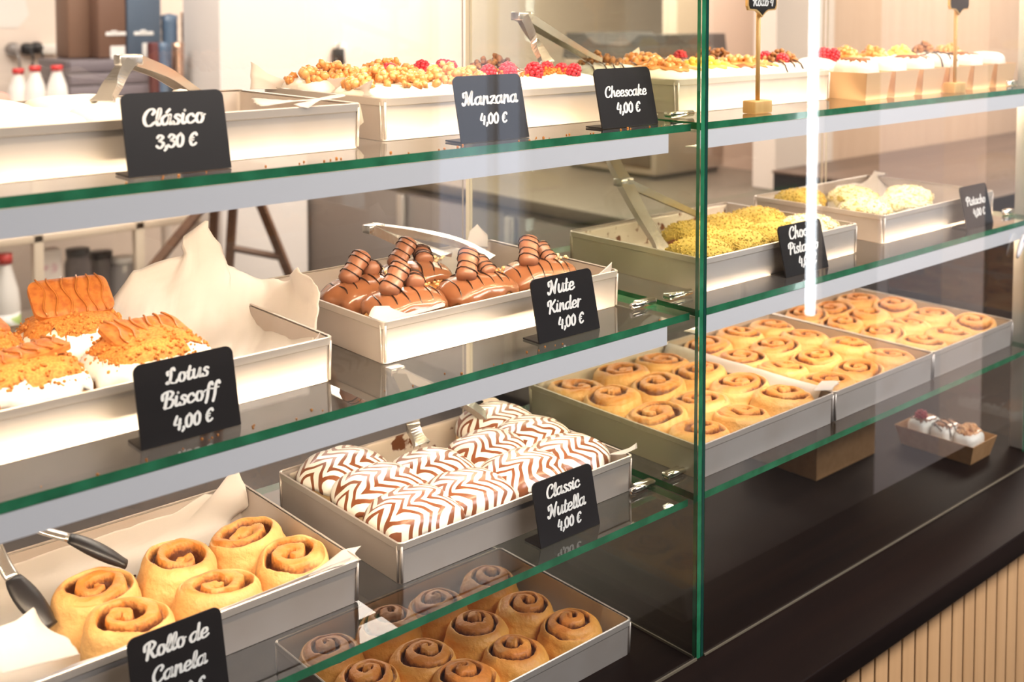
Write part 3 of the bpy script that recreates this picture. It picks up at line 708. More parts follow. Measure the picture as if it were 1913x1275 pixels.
sheet([[Vector((-.255, .365, F1+.045)), Vector((-.16, .372, F1+.046)), Vector((-.075, .372, F1+.047))], [Vector((-.25, .365, F1+.01)), Vector((-.16, .365, F1)), Vector((-.075, .365, F1))], [Vector((-.25, .24, F1)), Vector((-.16, .24, F1)), Vector((-.072, .24, F1))],
       [Vector((-.14, .13, F1)), Vector((-.10, .12, F1)), Vector((-.068, .12, F1+.01))], [Vector((-.14, .106, F1+.042)), Vector((-.10, .106, F1+.045)), Vector((-.063, .112, F1+.058))]],
      'parchment lining the empty right end of the chocolate bun tray', PAPER, amp=.002, n=30, seed=10, clamp=(-.455, -.067, .1065, .3735, F1+.049, F1))
sheet([[Vector((.09, .338, F1+.045)), Vector((.30, .338, F1+.046)), Vector((.484, .338, F1+.046))], [Vector((.09, .333, F1)), Vector((.30, .333, F1)), Vector((.484, .333, F1))], [Vector((.09, .20, F1)), Vector((.30, .20, F1)), Vector((.484, .20, F1))],
       [Vector((.09, .08, F1)), Vector((.30, .08, F1)), Vector((.484, .08, F1))], [Vector((.09, .072, F1+.04)), Vector((.30, .072, F1+.045)), Vector((.484, .072, F1+.05))]],
      'chocolate smeared parchment lining the green pistachio bun tray', PAPERS, amp=.002, n=40, seed=11, clamp=(.088, .486, .0725, .3395, F1+.049, F1))
sheet([[(1540, 400, .20), (1600, 395, .16), (1660, 392, .12)], [Vector((.66, .25, F1+.01)), Vector((.76, .25, F1)), Vector((.86, .2, F1))], [(1560, 352, .30), (1620, 345, .31), (1690, 350, .30), (1780, 362, .2)], [(1575, 345, .33), (1626, 345, .335), (1634, 318, .335), (1675, 330, .33), (1740, 334, .30), (1770, 350, .25), (1800, 362, .2)]],
      'parchment rising behind the pale pistachio buns', PAPER, amp=.004, n=40, seed=12, clamp=(.596, .994, .080, .347, F1+.049, F1))
sheet([[Vector((-.44, .35, F2+.046)), Vector((-.30, .355, F2+.05)), Vector((-.15, .355, F2+.05)), Vector((-.06, .355, F2+.048))], [Vector((-.44, .345, F2)), Vector((-.25, .345, F2)), Vector((-.06, .345, F2))], [Vector((-.44, .2, F2)), Vector((-.25, .2, F2)), Vector((-.06, .2, F2))]],
      'chocolate smeared parchment at the back of the combed icing tray', PAPERS, amp=.0025, n=40, seed=13, clamp=(-.446, -.056, .0885, .3555, F2+.049, F2))
sheet([[(895, 757, .36), (935, 775, .35), (975, 790, .345)], [(905, 750, .36), (940, 765, .352), (975, 780, .345)], [(895, 745, .362), (925, 742, .36), (945, 760, .355), (968, 772, .348)]],
      'torn smeared paper flap at the back right of the combed icing tray', PAPERS, amp=.002, n=20, seed=14)
sheet([[(1135, 850, .083), (1165, 850, .083), (1190, 838, .088)], [(1150, 845, .09), (1175, 838, .09), (1189, 828, .092)]],
      'tiny torn paper point at the right rim of the combed icing tray', PAPER, amp=.001, n=10, seed=15)
sheet([[(500, 197, .10), (560, 192, .10), (600, 186, .10)], [(480, 195, .13), (560, 188, .11), (640, 182, .10)], [(470, 182, .33), (560, 190, .2), (638, 177, .11)]],
      'white paper strip across the empty end of the far left top tray', PAPER, amp=.002, n=24, seed=16)
sheet([[(560, 200, .084), (575, 203, .0835), (590, 192, .0835)], [(548, 195, .088), (575, 190, .087), (605, 184, .09)]],
      'paper scrap hanging over the front rim of the far left top tray', PAPER, amp=.001, n=12, seed=17)
sheet([[(470, 165, .37), (520, 165, .36), (600, 172, .30), (700, 180, .13)], [(470, 135, .39), (520, 160, .37), (600, 160, .32), (690, 170, .15)], [(468, 115, .395), (500, 138, .385), (550, 155, .37), (590, 147, .33), (645, 145, .22), (665, 165, .18), (695, 150, .13)]],
      'white paper peak at the left end of the apple pastry tray', PAPER, amp=.003, n=36, seed=18)
sheet([[(1178, 118, .34), (1206, 122, .33)], [(1185, 102, .34), (1203, 108, .335)], [(1172, 104, .342), (1193, 88, .345), (1199, 106, .335)]],
      'small paper tip sticking up behind the top shelf pastries near the divider', PAPER, amp=.001, n=12, seed=19)
sheet([[(960, 745, .40), (1000, 722, .405), (1030, 712, .40)], [(985, 735, .385), (1060, 700, .385), (1210, 655, .385)], [(1190, 665, .39), (1215, 650, .395), (1240, 645, .40)]] if False else
      [[Vector((.06, .40, F2+.048)), Vector((.2, .40, F2+.049)), Vector((.38, .40, F2+.049))], [Vector((.06, .395, F2+.02)), Vector((.2, .395, F2+.02)), Vector((.38, .395, F2+.02))]],
      'parchment along the back of the roll tray nearest the divider', PAPER, amp=.001, n=20, seed=20, clamp=(.051, .382, .046, .3985, F2+.049, F2))
sheet([[(1335, 680, .38), (1345, 690, .30), (1380, 705, .2), (1410, 722, .10)], [(1300, 672, .38), (1322, 690, .30), (1360, 708, .2), (1400, 722, .10)]] if False else
      [[Vector((.386, .39, F2+.052)), Vector((.386, .2, F2+.052)), Vector((.386, .06, F2+.052))], [Vector((.376, .39, F2+.046)), Vector((.378, .2, F2+.050)), Vector((.376, .06, F2+.046))], [Vector((.365, .39, F2+.030)), Vector((.368, .2, F2+.038)), Vector((.366, .06, F2+.03))]],
      'parchment edge between the first and second roll trays', PAPER, amp=.001, n=20, seed=21)
sheet([[(1520, 730, .042), (1553, 730, .042)], [(1525, 722, .055), (1562, 720, .055)], [(1535, 712, .07), (1580, 712, .07)]], 'small white paper tag under the rolls at the first tray joint', PAPER, amp=.001, n=10, seed=22)

b = MB(); r5 = random.Random(12)
for q in range(150):
    if q < 80: x, y = r5.gauss(-.60, .030), r5.gauss(.300, .012)
    else: x, y = r5.gauss(-.71, .035), r5.gauss(.292, .010)
    b.ico((max(-.89, min(-.52, x)), max(.1, min(.35, y)), F2+.0036), r5.uniform(.0007, .0018), 1)
tag(b.build('cinnamon_crumbs', mat('cinnamon_crumb', (.10, .035, .012), .8)), 'brown cinnamon crumbs scattered on the parchment behind the six rolls', 'crumbs', None, 'stuff')
# ------------------------------------------------------------------ filled and topped pastries
def spow(v, e): return math.copysign(abs(v)**e, v)
class Loaf:
    def __init__(s, a, b, h, h0=.5, e=.75, p=2.5, seed=0, amp=.03):
        s.a, s.b, s.h, s.h0, s.e, s.p, s.seed, s.amp = a, b, h*(1-h0), h*h0, e, p, seed, amp
    def pt(s, th, ph, off=0):
        c, sn = math.cos(th), math.sin(th); k = (abs(c)**s.p+abs(sn)**s.p)**(-1/s.p)
        n = 1+s.amp*nz(c*2+s.seed, sn*2, ph)*2
        r = spow(math.sin(ph), s.e)
        return Vector(((s.a*n+off)*k*r*c, (s.b*n+off)*k*r*sn, s.h0+(s.h+off)*spow(math.cos(ph), s.e)*(1+s.amp*nz(c*r*2, sn*r*2+s.seed))))
    def z(s, x, y):
        rho = min(1, (abs(x/s.a)**s.p+abs(y/s.b)**s.p)**(1/s.p)); q = rho**(1/s.e)
        return s.h0+s.h*max(0, 1-q*q)**(s.e/2)
    def body(s, nt=40, nr=14, m=0, M=None):
        M = M or MB(); rings = []
        for i in range(nr+1): rings.append([s.pt(2*PI*j/nt, max(1e-3, PI/2*i/nr)) for j in range(nt)])
        base = rings[-1]
        rings.append([Vector((p.x*1.01, p.y*1.01, s.h0*.45)) for p in base]); rings.append([Vector((p.x*.93, p.y*.93, 0)) for p in base])
        rings.reverse(); return M.rings(rings, m, True)
    def cap(s, off=.0025, lo=.78, wave=.22, freq=3, nt=56, nr=16, m=0, M=None, drop=0):
        M = M or MB(); rings = []
        def lim(th): return PI/2*(lo+wave*nz(math.cos(th)*freq+s.seed, math.sin(th)*freq, 5.))
        for i in range(nr+1):
            q = i/nr; rr = []
            for j in range(nt):
                th = 2*PI*j/nt; L = lim(th); ex = max(0, L-PI/2)
                ph = min(PI/2, max(1e-3, L*q)); p = s.pt(th, ph, off*(1 if q < .93 else .75))
                if L*q > PI/2: p.z -= (L*q-PI/2)*s.a*.9
                rr.append(p)
            rings.append(rr)
        rings.append([s.pt(2*PI*j/nt, min(PI/2, lim(2*PI*j/nt)), -.0015) for j in range(nt)])
        rings.reverse(); return M.rings(rings, m, True)
    def drizzle(s, xs, slant=.15, r=.0011, M=None, lo=.98, off=.0028, m=0, wob=.004):
        M = M or MB()
        for k, x0 in enumerate(xs):
            P = []
            for i in range(19):
                y = s.b*lo*(-1+2*i/18); x = x0+slant*y+wob*nz(y*40+k*3, x0*50, s.seed)
                if abs(x) > s.a*.97: continue
                P.append((x, y, s.z(x, y)+off))
            if len(P) > 3: M.tube(P, r, 5, m)
        return M
def choc_piece(M, c, L, r, rot, m=0, md=1):
    """two-humped chocolate wafer piece with thin dark drizzles"""
    T = Matrix.Translation(c) @ rot
    rings = []
    for i in range(15):
        t = i/14; x = L*(t-.5); w = r*(.95+.16*abs(math.sin(2*PI*t)))*(1 if .04 < t < .96 else .6)
        rings.append([T @ Vector((x, w*math.cos(2*PI*j/12), w*.85*math.sin(2*PI*j/12))) for j in range(12)])
    M.rings(rings, m, True)
    for q in (-.28, -.05, .2, .36):
        w = r*(.95+.16*abs(math.sin(2*PI*(q+.5))))+.0006
        M.tube([T @ Vector((L*q+.002*math.sin(a*2), w*math.cos(a), w*.85*math.sin(a))) for a in [PI*2*k/12 for k in range(13)]], .0009, 4, md)
def rot3(x, y, z): return Matrix.Rotation(R(z), 4, 'Z') @ Matrix.Rotation(R(y), 4, 'Y') @ Matrix.Rotation(R(x), 4, 'X')

# chocolate glazed buns with wafer pieces
NB = [(-.413, .238, 10, 'rearmost at the left end'), (-.392, .149, 4, 'at the front left corner'), (-.300, .262, -8, 'at the back, beside the tong tips'), (-.277, .152, 6, 'in the middle of the front row'), (-.163, .158, 0, 'at the right end, behind the sign')]
for k, (x, y, rz, d) in enumerate(NB):
    lf = Loaf(.057, .043, .064, .5, .8, 2.6, k*3.7, .05)
    t = thing('chocolate_bun', 'chocolate glazed bun with wafer pieces on top, '+d, 'bun', (x, y, F1+.002), (0, 0, R(rz)), 'chocolate glazed buns')
    lf.body().build('dough', DOUGH, t)
    lf.cap(.003, .88, .3, 2.5).build('glaze', CHOC, t)
    lf.drizzle([-.042, -.026, -.008, .008, .026, .04], .3, .0011, off=.0034).build('drizzle', DARK, t)
    for (cx, cy, dz, L, r, rr) in (((-.014, .002, .016, .050, .0125, (0, -36, 12+k*9))), ((.022, .008, .008, .036, .0115, (0, 14-k*14, 40+k*15)))):
        b = MB(); choc_piece(b, Vector((cx, cy, lf.z(cx, cy)+dz)), L, r, rot3(*rr)); b.build('wafer_piece', [CHOCB, DARK], t)
    b = MB()
    for q in range(14): b.ico((.03+rng.uniform(-.012, .02), .004+rng.uniform(-.015, .015), lf.z(.035, 0)+rng.uniform(.002, .008)), rng.uniform(.002, .004), 1, 0, (1, .8, .7))
    tag(b.build('nut_crumbs', APPLE if k % 2 else PALE, t), kind='stuff'); fit(t, (-.456, -.066, .106, .375))

# buns with combed white and chocolate icing
FB = []
for c_, x in enumerate((-.400, -.300, -.200, -.104)):
    for r_, y in enumerate((.133, .222, .312)):
        if r_ == 2 and c_ in (1, 2): continue
        FB.append((c_, r_, x, y))
FB.append((1, 2, -.352, .30)) if False else None
for k, (c_, r_, x, y) in enumerate(FB):
    lf = Loaf(.0585, .0515, .070 if r_ else .066, .45, .8, 2.7, k*2.9, .05)
    t = thing('iced_bun', 'bun with combed white and chocolate icing, %s row, %s from left' % (['front', 'middle', 'back'][r_], ORD[c_ if r_ < 2 else (0 if c_ == 0 else 1)]), 'bun', (x+rng.uniform(-.003, .003), y, F2+.002), (0, 0, R(rng.uniform(-6, 6))), 'iced buns with combed chocolate')
    lf.body().build('dough', PALE, t)
    lf.cap(.003, .95, .22, 2.2).build('icing', FEATHER, t); fit(t, (-.447, -.055, .087, .357))

# biscuit pastries
def biscuit(L, W, T):
    M = MB(); nx, ny = 45, 16; top = []
    for i in range(nx+1):
        row = []
        for j in range(ny+1):
            u, v = -1+2*i/nx, -1+2*j/ny
            k = (abs(u)**6+abs(v)**6)**(1/6); s_ = max(abs(u), abs(v))/k if k > 0 else 1
            x, y = u*s_*L/2, v*s_*W/2
            e = max(abs(u), abs(v)); z = T*(1-.35*max(0, (e-.75)/.25)**2)+.0010*math.cos(x/L*2*PI*6)*(1-e**4)
            row.append(Vector((x, y, z)))
        top.append(row)
    M.grid(top)
    bot = [[Vector((p.x, p.y, 0)) for p in r] for r in top]
    M.grid([list(reversed(r)) for r in bot])
    ring_t = top[0]+[r[-1] for r in top[1:]]+list(reversed(top[-1]))[1:]+[r[0] for r in reversed(top)][1:-1]
    M.rings([[Vector((p.x, p.y, 0)) for p in ring_t], ring_t], 0, False, False, False); return M
LB = [(-.850, .148, 0, 'front left, cut by the photo edge', (-4, -6)), (-.722, .152, 3, 'front right, before the crumpled paper', (14, 3)), (-.752, .288, -4, 'back right, its biscuit standing highest', (38, 2)), (-.868, .280, 5, 'back left, at the photo edge', (14, -2))]
for k, (x, y, rz, d, (tx, ty)) in enumerate(LB):
    lf = Loaf(.061, .054, .066, .42, .75, 2.8, k*5.1, .04)
    t = thing('biscuit_pastry', 'cream pastry with ribbed caramel biscuit and crumbs, '+d, 'pastry', (x, y, F1+.002), (0, 0, R(rz)), 'biscuit topped pastries')
    lf.body().build('dough', DOUGH, t)
    lf.cap(.004, .98, .4, 3.2).build('cream', CREAM, t)
    l2 = Loaf(.059, .052, .075, .42, .75, 2.8, k*5.1, .04)
    b = MB(); r2 = random.Random(k)
    l2.cap(.001, .74, .5, 4.5, M=b)
    for q in range(260):
        th, ph = r2.uniform(0, 2*PI), PI/2*min(1, abs(r2.gauss(.6, .24)))
        b.ico(l2.pt(th, ph, .0018), r2.uniform(.0010, .0026), 1)
    tag(b.build('crumbs', CRUMB, t), kind='stuff')
    bz = .069 if k != 2 else .086
    bb = biscuit(.088, .054, .008).build('biscuit', BISC, t, (.002, .010, bz), (R(tx), R(ty), R(2)))
    b = MB()
    for q in (-.032, -.020, -.006, .008, .020, .033):
        b.tube([(q+.003*math.sin(v*.7+q*90), -.0265+.0053*v, .0086-(.001 if v in (0, 10) else 0)) for v in range(11)], .0012, 5)
    b.build('caramel_stripes', CARAMEL, bb)
    b = MB(); lf.drizzle([-.05, -.038, -.022, -.006, .010, .026, .044], .28, .0013, M=b, off=.0046, lo=1.0)
    b.build('caramel_drizzle', CARAMEL, t); fit(t, (-.935, -.541, .098, .367))

# pistachio buns
PB = [(.238, .212, 'green pistachio bun at the back left by the tong tip'), (.135, .112, 'green pistachio bun hard against the divider, front left'), (.332, .222, 'green pistachio bun, middle of the back row'), (.238, .118, 'green pistachio bun, second in the front row'), (.425, .222, 'tall green pistachio bun at the back right'), (.335, .118, 'green pistachio bun behind the sign with the bright stripe'), (.435, .122, 'paler pistachio bun at the right end of the green bun tray')]
def nut_bun(x, y, z, label, coat_, under, group, bounds, a=.05, b=.044, h=.056, k=0, light=False):
    lf = Loaf(a, b, h, .45, .8, 2.4, k*4.3, .06)
    t = thing('pistachio_bun', label, 'bun', (x, y, z), (0, 0, R(rng.uniform(-15, 15))), group)
    lf.body().build('dough', under, t)
    bb = MB(); lf.cap(.003, .84, .3, 3, M=bb); r2 = random.Random(k+50)
    for q in range(330):
        th, ph = r2.uniform(0, 2*PI), PI/2*math.sqrt(r2.uniform(0, .72))
        bb.ico(lf.pt(th, ph, .0036), r2.uniform(.0008, .0021), 1)
    tag(bb.build('nut_coating', coat_, t), kind='stuff'); fit(t, bounds)
for k, (x, y, d) in enumerate(PB): nut_bun(x, y, F1+.003, d, PIST if k < 6 else PISTP, CHOC if k < 6 else CREAM, 'green pistachio buns', (.088, .486, .072, .341), k=k)
PP = [(.648, .288, 'green dusted bun at the back left of the pale bun tray', PIST), (.655, .150, 'pale pistachio bun at the front left, beside the bright stripe', PISTP), (.748, .235, 'pale pistachio bun in front of the raised paper', PISTP), (.750, .125, 'pale pistachio bun at the front, right of the first one', PISTP), (.842, .170, 'pale pistachio bun at the right end of the pale tray', PISTP)]
for k, (x, y, d, c) in enumerate(PP): nut_bun(x, y, F1+.002, d, c, CREAM, 'pale pistachio buns', (.596, .994, .080, .349), k=k+9, h=.058)

# ------------------------------------------------------------------ top shelf pastries
def berry(r=.010):
    M = MB()
    for i in range(5):
        lat = R(-40+30*i); n = [7, 9, 8, 6, 1][i]
        for j in range(n):
            a = 2*PI*(j+.5*(i % 2))/n
            M.ico((r*.78*math.cos(lat)*math.cos(a), r*.78*math.cos(lat)*math.sin(a), r*(.9*math.sin(lat)+.5)), r*.36, 1)
    return M
BERRY = berry().mesh('raspberry', RASP)
def heap(M, a, b, z0, hh, n, r0, r1, rr, m=0):
    for q in range(n):
        x, y = rr.uniform(-1, 1), rr.uniform(-1, 1)
        if x*x+y*y > 1: continue
        z = z0+hh*(1-x*x-y*y)*rr.uniform(.3, 1); r = rr.uniform(r0, r1)
        M.ico((x*a, y*b, z), r, 1, m, (1, rr.uniform(.7, 1), rr.uniform(.6, .9)), rot3(rr.uniform(0, 90), rr.uniform(0, 90), rr.uniform(0, 90)))
    return M
def cream_bun(x, y, z, label, top, group, a=.055, b=.062, h=.062, seed=0):
    lf = Loaf(a, b, h, .6, .6, 3.2, seed, .03); rr = random.Random(seed)
    t = thing('cream_pastry', label, 'pastry', (x, y, z), (0, 0, R(rr.uniform(-4, 4))), group)
    lf.body().build('cream', CREAM, t)
    if 'apple' in top: tag(heap(MB(), a*.95, b*.9, h-.004, .024, 150, .005, .0085, rr).build('apple_pieces', APPLE, t), kind='stuff')
    if 'crumb' in top: tag(heap(MB(), a*.8, b*.6, h-.002, .010, 120, .002, .004, rr).build('biscuit_crumbs', CRUMB, t), kind='stuff')
    if 'lemon' in top: tag(heap(lf.cap(.002, .4, .3, 3), a*.6, b*.6, h-.002, .016, 50, .005, .009, rr).build('lemon_curd', LEMON, t), kind='stuff')
    if 'caramel' in top: tag(heap(lf.cap(.003, .42, .3, 3), a*.65, b*.65, h-.002, .016, 60, .005, .010, rr).build('caramel_topping', APPLE, t), kind='stuff')
    if 'choc' in top: lf.cap(.002, .38, .4, 4).build('chocolate_sauce', CHOC, t)
    if 'drizzle' in top: lf.drizzle([-.03, -.012, .006, .024], .5, .0013, off=.003).build('chocolate_drizzle', DARK, t)
    if 'nuts' in top: tag(heap(MB(), a*.7, b*.6, h-.002, .022, 70, .004, .0075, rr).build('walnut_pieces', mat('walnut', (.42, .2, .07), .5, var=(80, (.25, .1, .03), .4, .6)), t), kind='stuff')
    if 'rasp' in top:
        for q in range(top['rasp']):
            o = bpy.data.objects.new('raspberry', BERRY); COL.objects.link(o); o.parent = t
            o.location = (rr.uniform(-.6, .6)*a, rr.uniform(-.7, .5)*b, h-.001); o.rotation_euler = (rr.uniform(-.6, .6), rr.uniform(-.6, .6), rr.uniform(0, 6)); o.scale = [rr.uniform(.95, 1.25)]*3
    return t
for k, (x, y, d) in enumerate([(-.845, .16, 'front left'), (-.737, .16, 'front right, behind the sign'), (-.845, .295, 'back left'), (-.737, .295, 'back right, under the tongs')]):
    cream_bun(x, y, F0+.001, 'white iced bun in the far left top tray, '+d, {}, 'white iced buns', .054, .066, .056, k)
b = MB(); rr_ = random.Random(4)
for q in range(9): b.ico((rr_.uniform(-.016, .016), rr_.uniform(-.02, .02), rr_.uniform(.01, .055)), rr_.uniform(.009, .016), 2, 0, (1, 1, .8))
tag(b.build('pastry_scrap', CREAM, None, (-.625, .25, F0)), 'torn cream scrap left at the middle of the far left top tray', 'pastry')
TOP = [(-.392, .19, {'apple': 1}, 'apple heaped pastry at the front left, top shelf'), (-.392, .325, {'apple': 1}, 'apple heaped pastry at the back left, top shelf'),
       (-.292, .19, {'apple': 1}, 'apple heaped pastry in front, behind the sign edge'), (-.292, .325, {'apple': 1, 'rasp': 1}, 'apple heaped pastry in the back with one red berry'),
       (-.195, .19, {'rasp': 4, 'crumb': 1}, 'raspberry pastry at the front, right of the second sign'), (-.195, .325, {'rasp': 3}, 'raspberry pastry at the back behind the second sign'),
       (-.100, .19, {'rasp': 3, 'crumb': 1}, 'raspberry pastry under the tong tips, front'), (-.100, .325, {'nuts': 1, 'choc': 1}, 'walnut chocolate pastry at the back beside the tongs')]
for k, (x, y, tp, d) in enumerate(TOP): cream_bun(x, y, F0+.001, d, tp, 'apple and raspberry pastries', seed=k+10)
TOP2 = [(.132, .185, {'caramel': 1, 'crumb': 1}, 'caramel topped pastry just left of the divider, top shelf'), (.132, .32, {'nuts': 1, 'drizzle': 1}, 'walnut pastry at the back, just left of the divider'),
        (.228, .185, {'lemon': 1}, 'yellow lemon topped pastry behind the divider, top shelf'), (.228, .32, {'caramel': 1, 'drizzle': 1}, 'caramel pastry with drizzle right of the divider, back row'),
        (.325, .185, {'caramel': 1, 'choc': 1}, 'caramel chocolate pastry behind the first wooden stick'), (.325, .32, {'rasp': 2, 'drizzle': 1}, 'drizzled pastry with raspberries behind the first wooden stick'),
        (.420, .185, {'nuts': 1, 'rasp': 2, 'drizzle': 1}, 'walnut pastry with raspberry right of the first wooden stick'), (.420, .32, {'nuts': 1, 'choc': 1}, 'walnut chocolate pastry at the back beside the bright stripe')]
for k, (x, y, tp, d) in enumerate(TOP2): cream_bun(x, y, F0+.001, d, tp, 'assorted cream pastries', seed=k+30)

# ------------------------------------------------------------------ kraft boxes with small pastries
def kraft_box(x0, x1, y0, y1, z, h, label, material, fl=.006):
    w, d = x1-x0, y1-y0
    t = MB(); r0 = [(-w/2+fl, -d/2+fl), (w/2-fl, -d/2+fl), (w/2-fl, d/2-fl), (-w/2+fl, d/2-fl)]; r1 = [(-w/2, -d/2), (w/2, -d/2), (w/2, d/2), (-w/2, d/2)]
    k = (w/2-.0012)/(w/2)
    t.rings([[Vector((x, y, 0)) for x, y in r0], [Vector((x, y, h)) for x, y in r1], [Vector((x*k, y*k, h)) for x, y in r1], [Vector((x*k, y*k, .0015)) for x, y in r0]], 0, False)
    for sx in (-1, 1):      # folded corner flaps
        t.add([(sx*(w/2+.0008), -d/2+.001, h), (sx*(w/2+.0008), -d/2+.020, h*.98), (sx*(w/2-fl+.0010), -d/2+fl+.02, .004), (sx*(w/2-fl+.0010), -d/2+fl, .004)], [(0, 1, 2, 3)])
    o = t.build('kraft_box', material, None, ((x0+x1)/2, (y0+y1)/2, z+.0006))
    return tag(o, label, 'box', 'open kraft boxes')
BXL = ['leftmost kraft box, half behind the bright stripe', 'second kraft box right of the bright stripe', 'third kraft box, a chocolate topped pastry in it', 'fourth kraft box, behind the second wooden stick', 'fifth kraft box, right of the second wooden stick', 'last kraft box at the white post end of the top shelf']
tops = [({'rasp': 3}, {'choc': 1}), ({'crumb': 1, 'caramel': 1}, {}), ({'caramel': 1}, {'choc': 1}), ({'lemon': 1}, {'drizzle': 1}), ({'drizzle': 1, 'nuts': 1}, {'choc': 1}), ({'caramel': 1}, {})]
for k in range(6):
    x0 = .494+k*.0945 if k else .496; x1 = x0+.079
    kraft_box(x0, x1, .055, .225, ZS[0], .046, BXL[k], KRAFTL)
    for q, (yy, tp) in enumerate(((.180, tops[k][0]), (.100, tops[k][1]))):
        cream_bun((x0+x1)/2, yy, ZS[0]+.0045, 'small cream pastry at the %s of the %s kraft box' % (['back', 'front'][q], ['leftmost', 'second', 'third', 'fourth', 'fifth', 'last'][k]), tp, 'small cream pastries in kraft boxes', .030, .036, .064, 60+k*2+q)
kraft_box(.905, 1.005, .058, .226, 0, .040, 'brown kraft box with three small pastries on the counter', KRAFT, .010)
cream_bun(.955, .188, .004, 'small pastry with a raspberry at the back of the counter box', {'choc': 1, 'rasp': 1}, 'small pastries on the counter', .034, .024, .052, 91)
cream_bun(.955, .140, .004, 'small white pastry with a dark chocolate swirl, middle of the counter box', {'choc': 1, 'drizzle': 1}, 'small pastries on the counter', .034, .024, .052, 92)
cream_bun(.955, .092, .004, 'small pastry under golden crumbs at the front of the counter box', {'caramel': 1, 'crumb': 1}, 'small pastries on the counter', .034, .024, .050, 93)
t = thing('cardboard_box', 'closed brown cardboard box on the counter under the roll trays', 'box', (.725, .31, .0005))
MB().bbox(-.103, .103, -.085, .085, 0, .105, .001).build('body', KRAFT, t)
MB().box(-.103, .103, -.03, .03, .1052, .1056).build('tape', KRAFTL, t)

# ------------------------------------------------------------------ tongs
def tongs(hinge, arms, label, wide=.009, tipm=None, m=TONG, ring=True, up=Vector((0, 0, 1)), flat=.42):
    wide *= 1.25
    h = Vector(hinge); t = thing('serving_tongs', label, 'tongs', h, group='serving tongs')
    for pts in arms:
        P = [Vector(p)-h for p in pts]; C = crom([Vector((0, 0, 0))]+P, 8); n = len(C)
        def prof(a, b, w0, w1):
            b_ = MB(); Q = C[a:b]; k = len(Q)
            b_.tube(Q, [w0+(w1-w0)*i/(k-1) for i in range(k)], 10, 0, flat); return b_
        if tipm:
            s = int(n*.62); prof(0, s+1, wide*.75, wide*.8).build('arm', m, t)
            q = C[s:]; b_ = MB(); k = len(q)
            b_.tube(q, [wide*(.9+.55*math.sin(PI*min(1, i/(k-1)*1.1))) for i in range(k)], 12, 0, .45); b_.build('silicone_tip', tipm, t)
        else:
            q = C; b_ = MB(); k = len(q); rg = []
            for i, p_ in enumerate(q):      # folded sheet-steel channel
                d = (q[min(i+1, k-1)]-q[max(i-1, 0)]).normalized(); sd = d.cross(up).normalized(); nn = sd.cross(d)
                w_ = wide*(.95-.2*(i/k)+(.45*max(0, (i/(k-1)-.82)/.18))); hh = wide*.55*(1-.5*i/k); th = .0012
                rg.append([p_+sd*a_+nn*c_ for a_, c_ in ((-w_, -hh), (-w_, hh), (w_, hh), (w_, -hh), (w_-th, -hh), (w_-th, hh-th), (-w_+th, hh-th), (-w_+th, -hh))])
            b_.rings(rg, 0, False); b_.build('arm', m, t)
    b_ = MB(); b_.bbox(-wide*1.1, wide*1.1, -wide*.8, wide*.8, -wide*.5, wide*.5, .002); b_.build('hinge', m, t)
    return t
A = lambda px, py, y: at(px, py, y=y)
tongs(A(240, 112, .20), [[A(213, 155, .20), A(192, 192, .19)], [A(300, 135, .24), A(352, 168, .28), A(400, 195, .30)]], 'steel tongs standing open in the far left top tray', .0095)
tongs(A(975, 30, .25), [[A(1000, 80, .24), A(1022, 118, .22)], [A(1040, 70, .27), A(1110, 112, .30)]], 'steel tongs stuck upright in the top raspberry pastries', .010)
tongs(A(698, 427, .385), [[A(760, 455, .35), A(835, 480, .29)], [A(780, 437, .36), A(860, 455, .31), A(918, 485, .27)]], 'steel tongs lying at the back of the chocolate bun tray', .010)
tongs(A(1165, 340, .30), [[A(1200, 405, .25), A(1240, 470, .20)], [A(1250, 378, .28), A(1345, 420, .25)], [A(1150, 310, .32), A(1138, 280, .34)]], 'steel tongs leaning in the green pistachio bun tray', .0105)
tongs(A(738, 692, .385), [[A(768, 760, .34), A(772, 800, .32), A(788, 832, .30)], [A(830, 735, .36), A(880, 760, .31), A(935, 805, .27)]], 'steel tongs reaching into the combed icing tray', .0095)
tongs(A(-40, 935, .30), [[A(60, 985, .29), A(140, 1010, .27), A(235, 1055, .25)], [A(-5, 1030, .27), A(30, 1090, .24), A(95, 1172, .20)]], 'tongs with black silicone tips around the rear left cinnamon roll', .0085, BLACK)

# small things near the right post
t = thing('glass_hook', 'small white tapered hook with a blue dot at the right end of the front pane', 'hook', (.925, -.012, .432), (0, R(38), 0))
MB().rings([[(r*math.cos(2*PI*j/14), r*.6*math.sin(2*PI*j/14), z) for j in range(14)] for r, z in ((.003, -.008), (.006, 0), (.0085, .022), (.0075, .036), (.006, .040))]).build('body', WPLAS, t)
MB().bbox(-.006, .006, -.0065, -.0045, .026, .038, .001).build('blue_dot', BLUE, t)
# ------------------------------------------------------------------ staff side, behind the case
yr = 3.75
xa, xb = at(-60, 200, y=yr).x, at(408, 200, y=yr).x
zt = .455; zm = at(180, 425, y=yr).z; zl = zm-.42
t = thing('shelving_rack', 'white open rack with two shelves at the far left behind the case', 'rack', (xa, yr, -.9))
Lr = xb-xa
MB().bbox(0, Lr, 0, .55, zt+.9-.03, zt+.9, .004).build('top_board', WALLW, t)
MB().bbox(0, at(420, 425, y=yr).x-xa, 0, .45, zm+.9-.035, zm+.9, .004).build('shelf_board', STICK if False else mat('cream_board', (.75, .62, .48), .5), t)
MB().bbox(0, Lr, 0, .45, zl+.9-.035, zl+.9, .004).build('shelf_board', WALLW, t)
for px in (72, 262):
    x_ = at(px, 430, y=yr).x-xa
    MB().bbox(x_-.02, x_+.02, 0, .04, 0, zt+.87, .003).build('leg', mat('beige_post', (.78, .66, .52), .5), t)
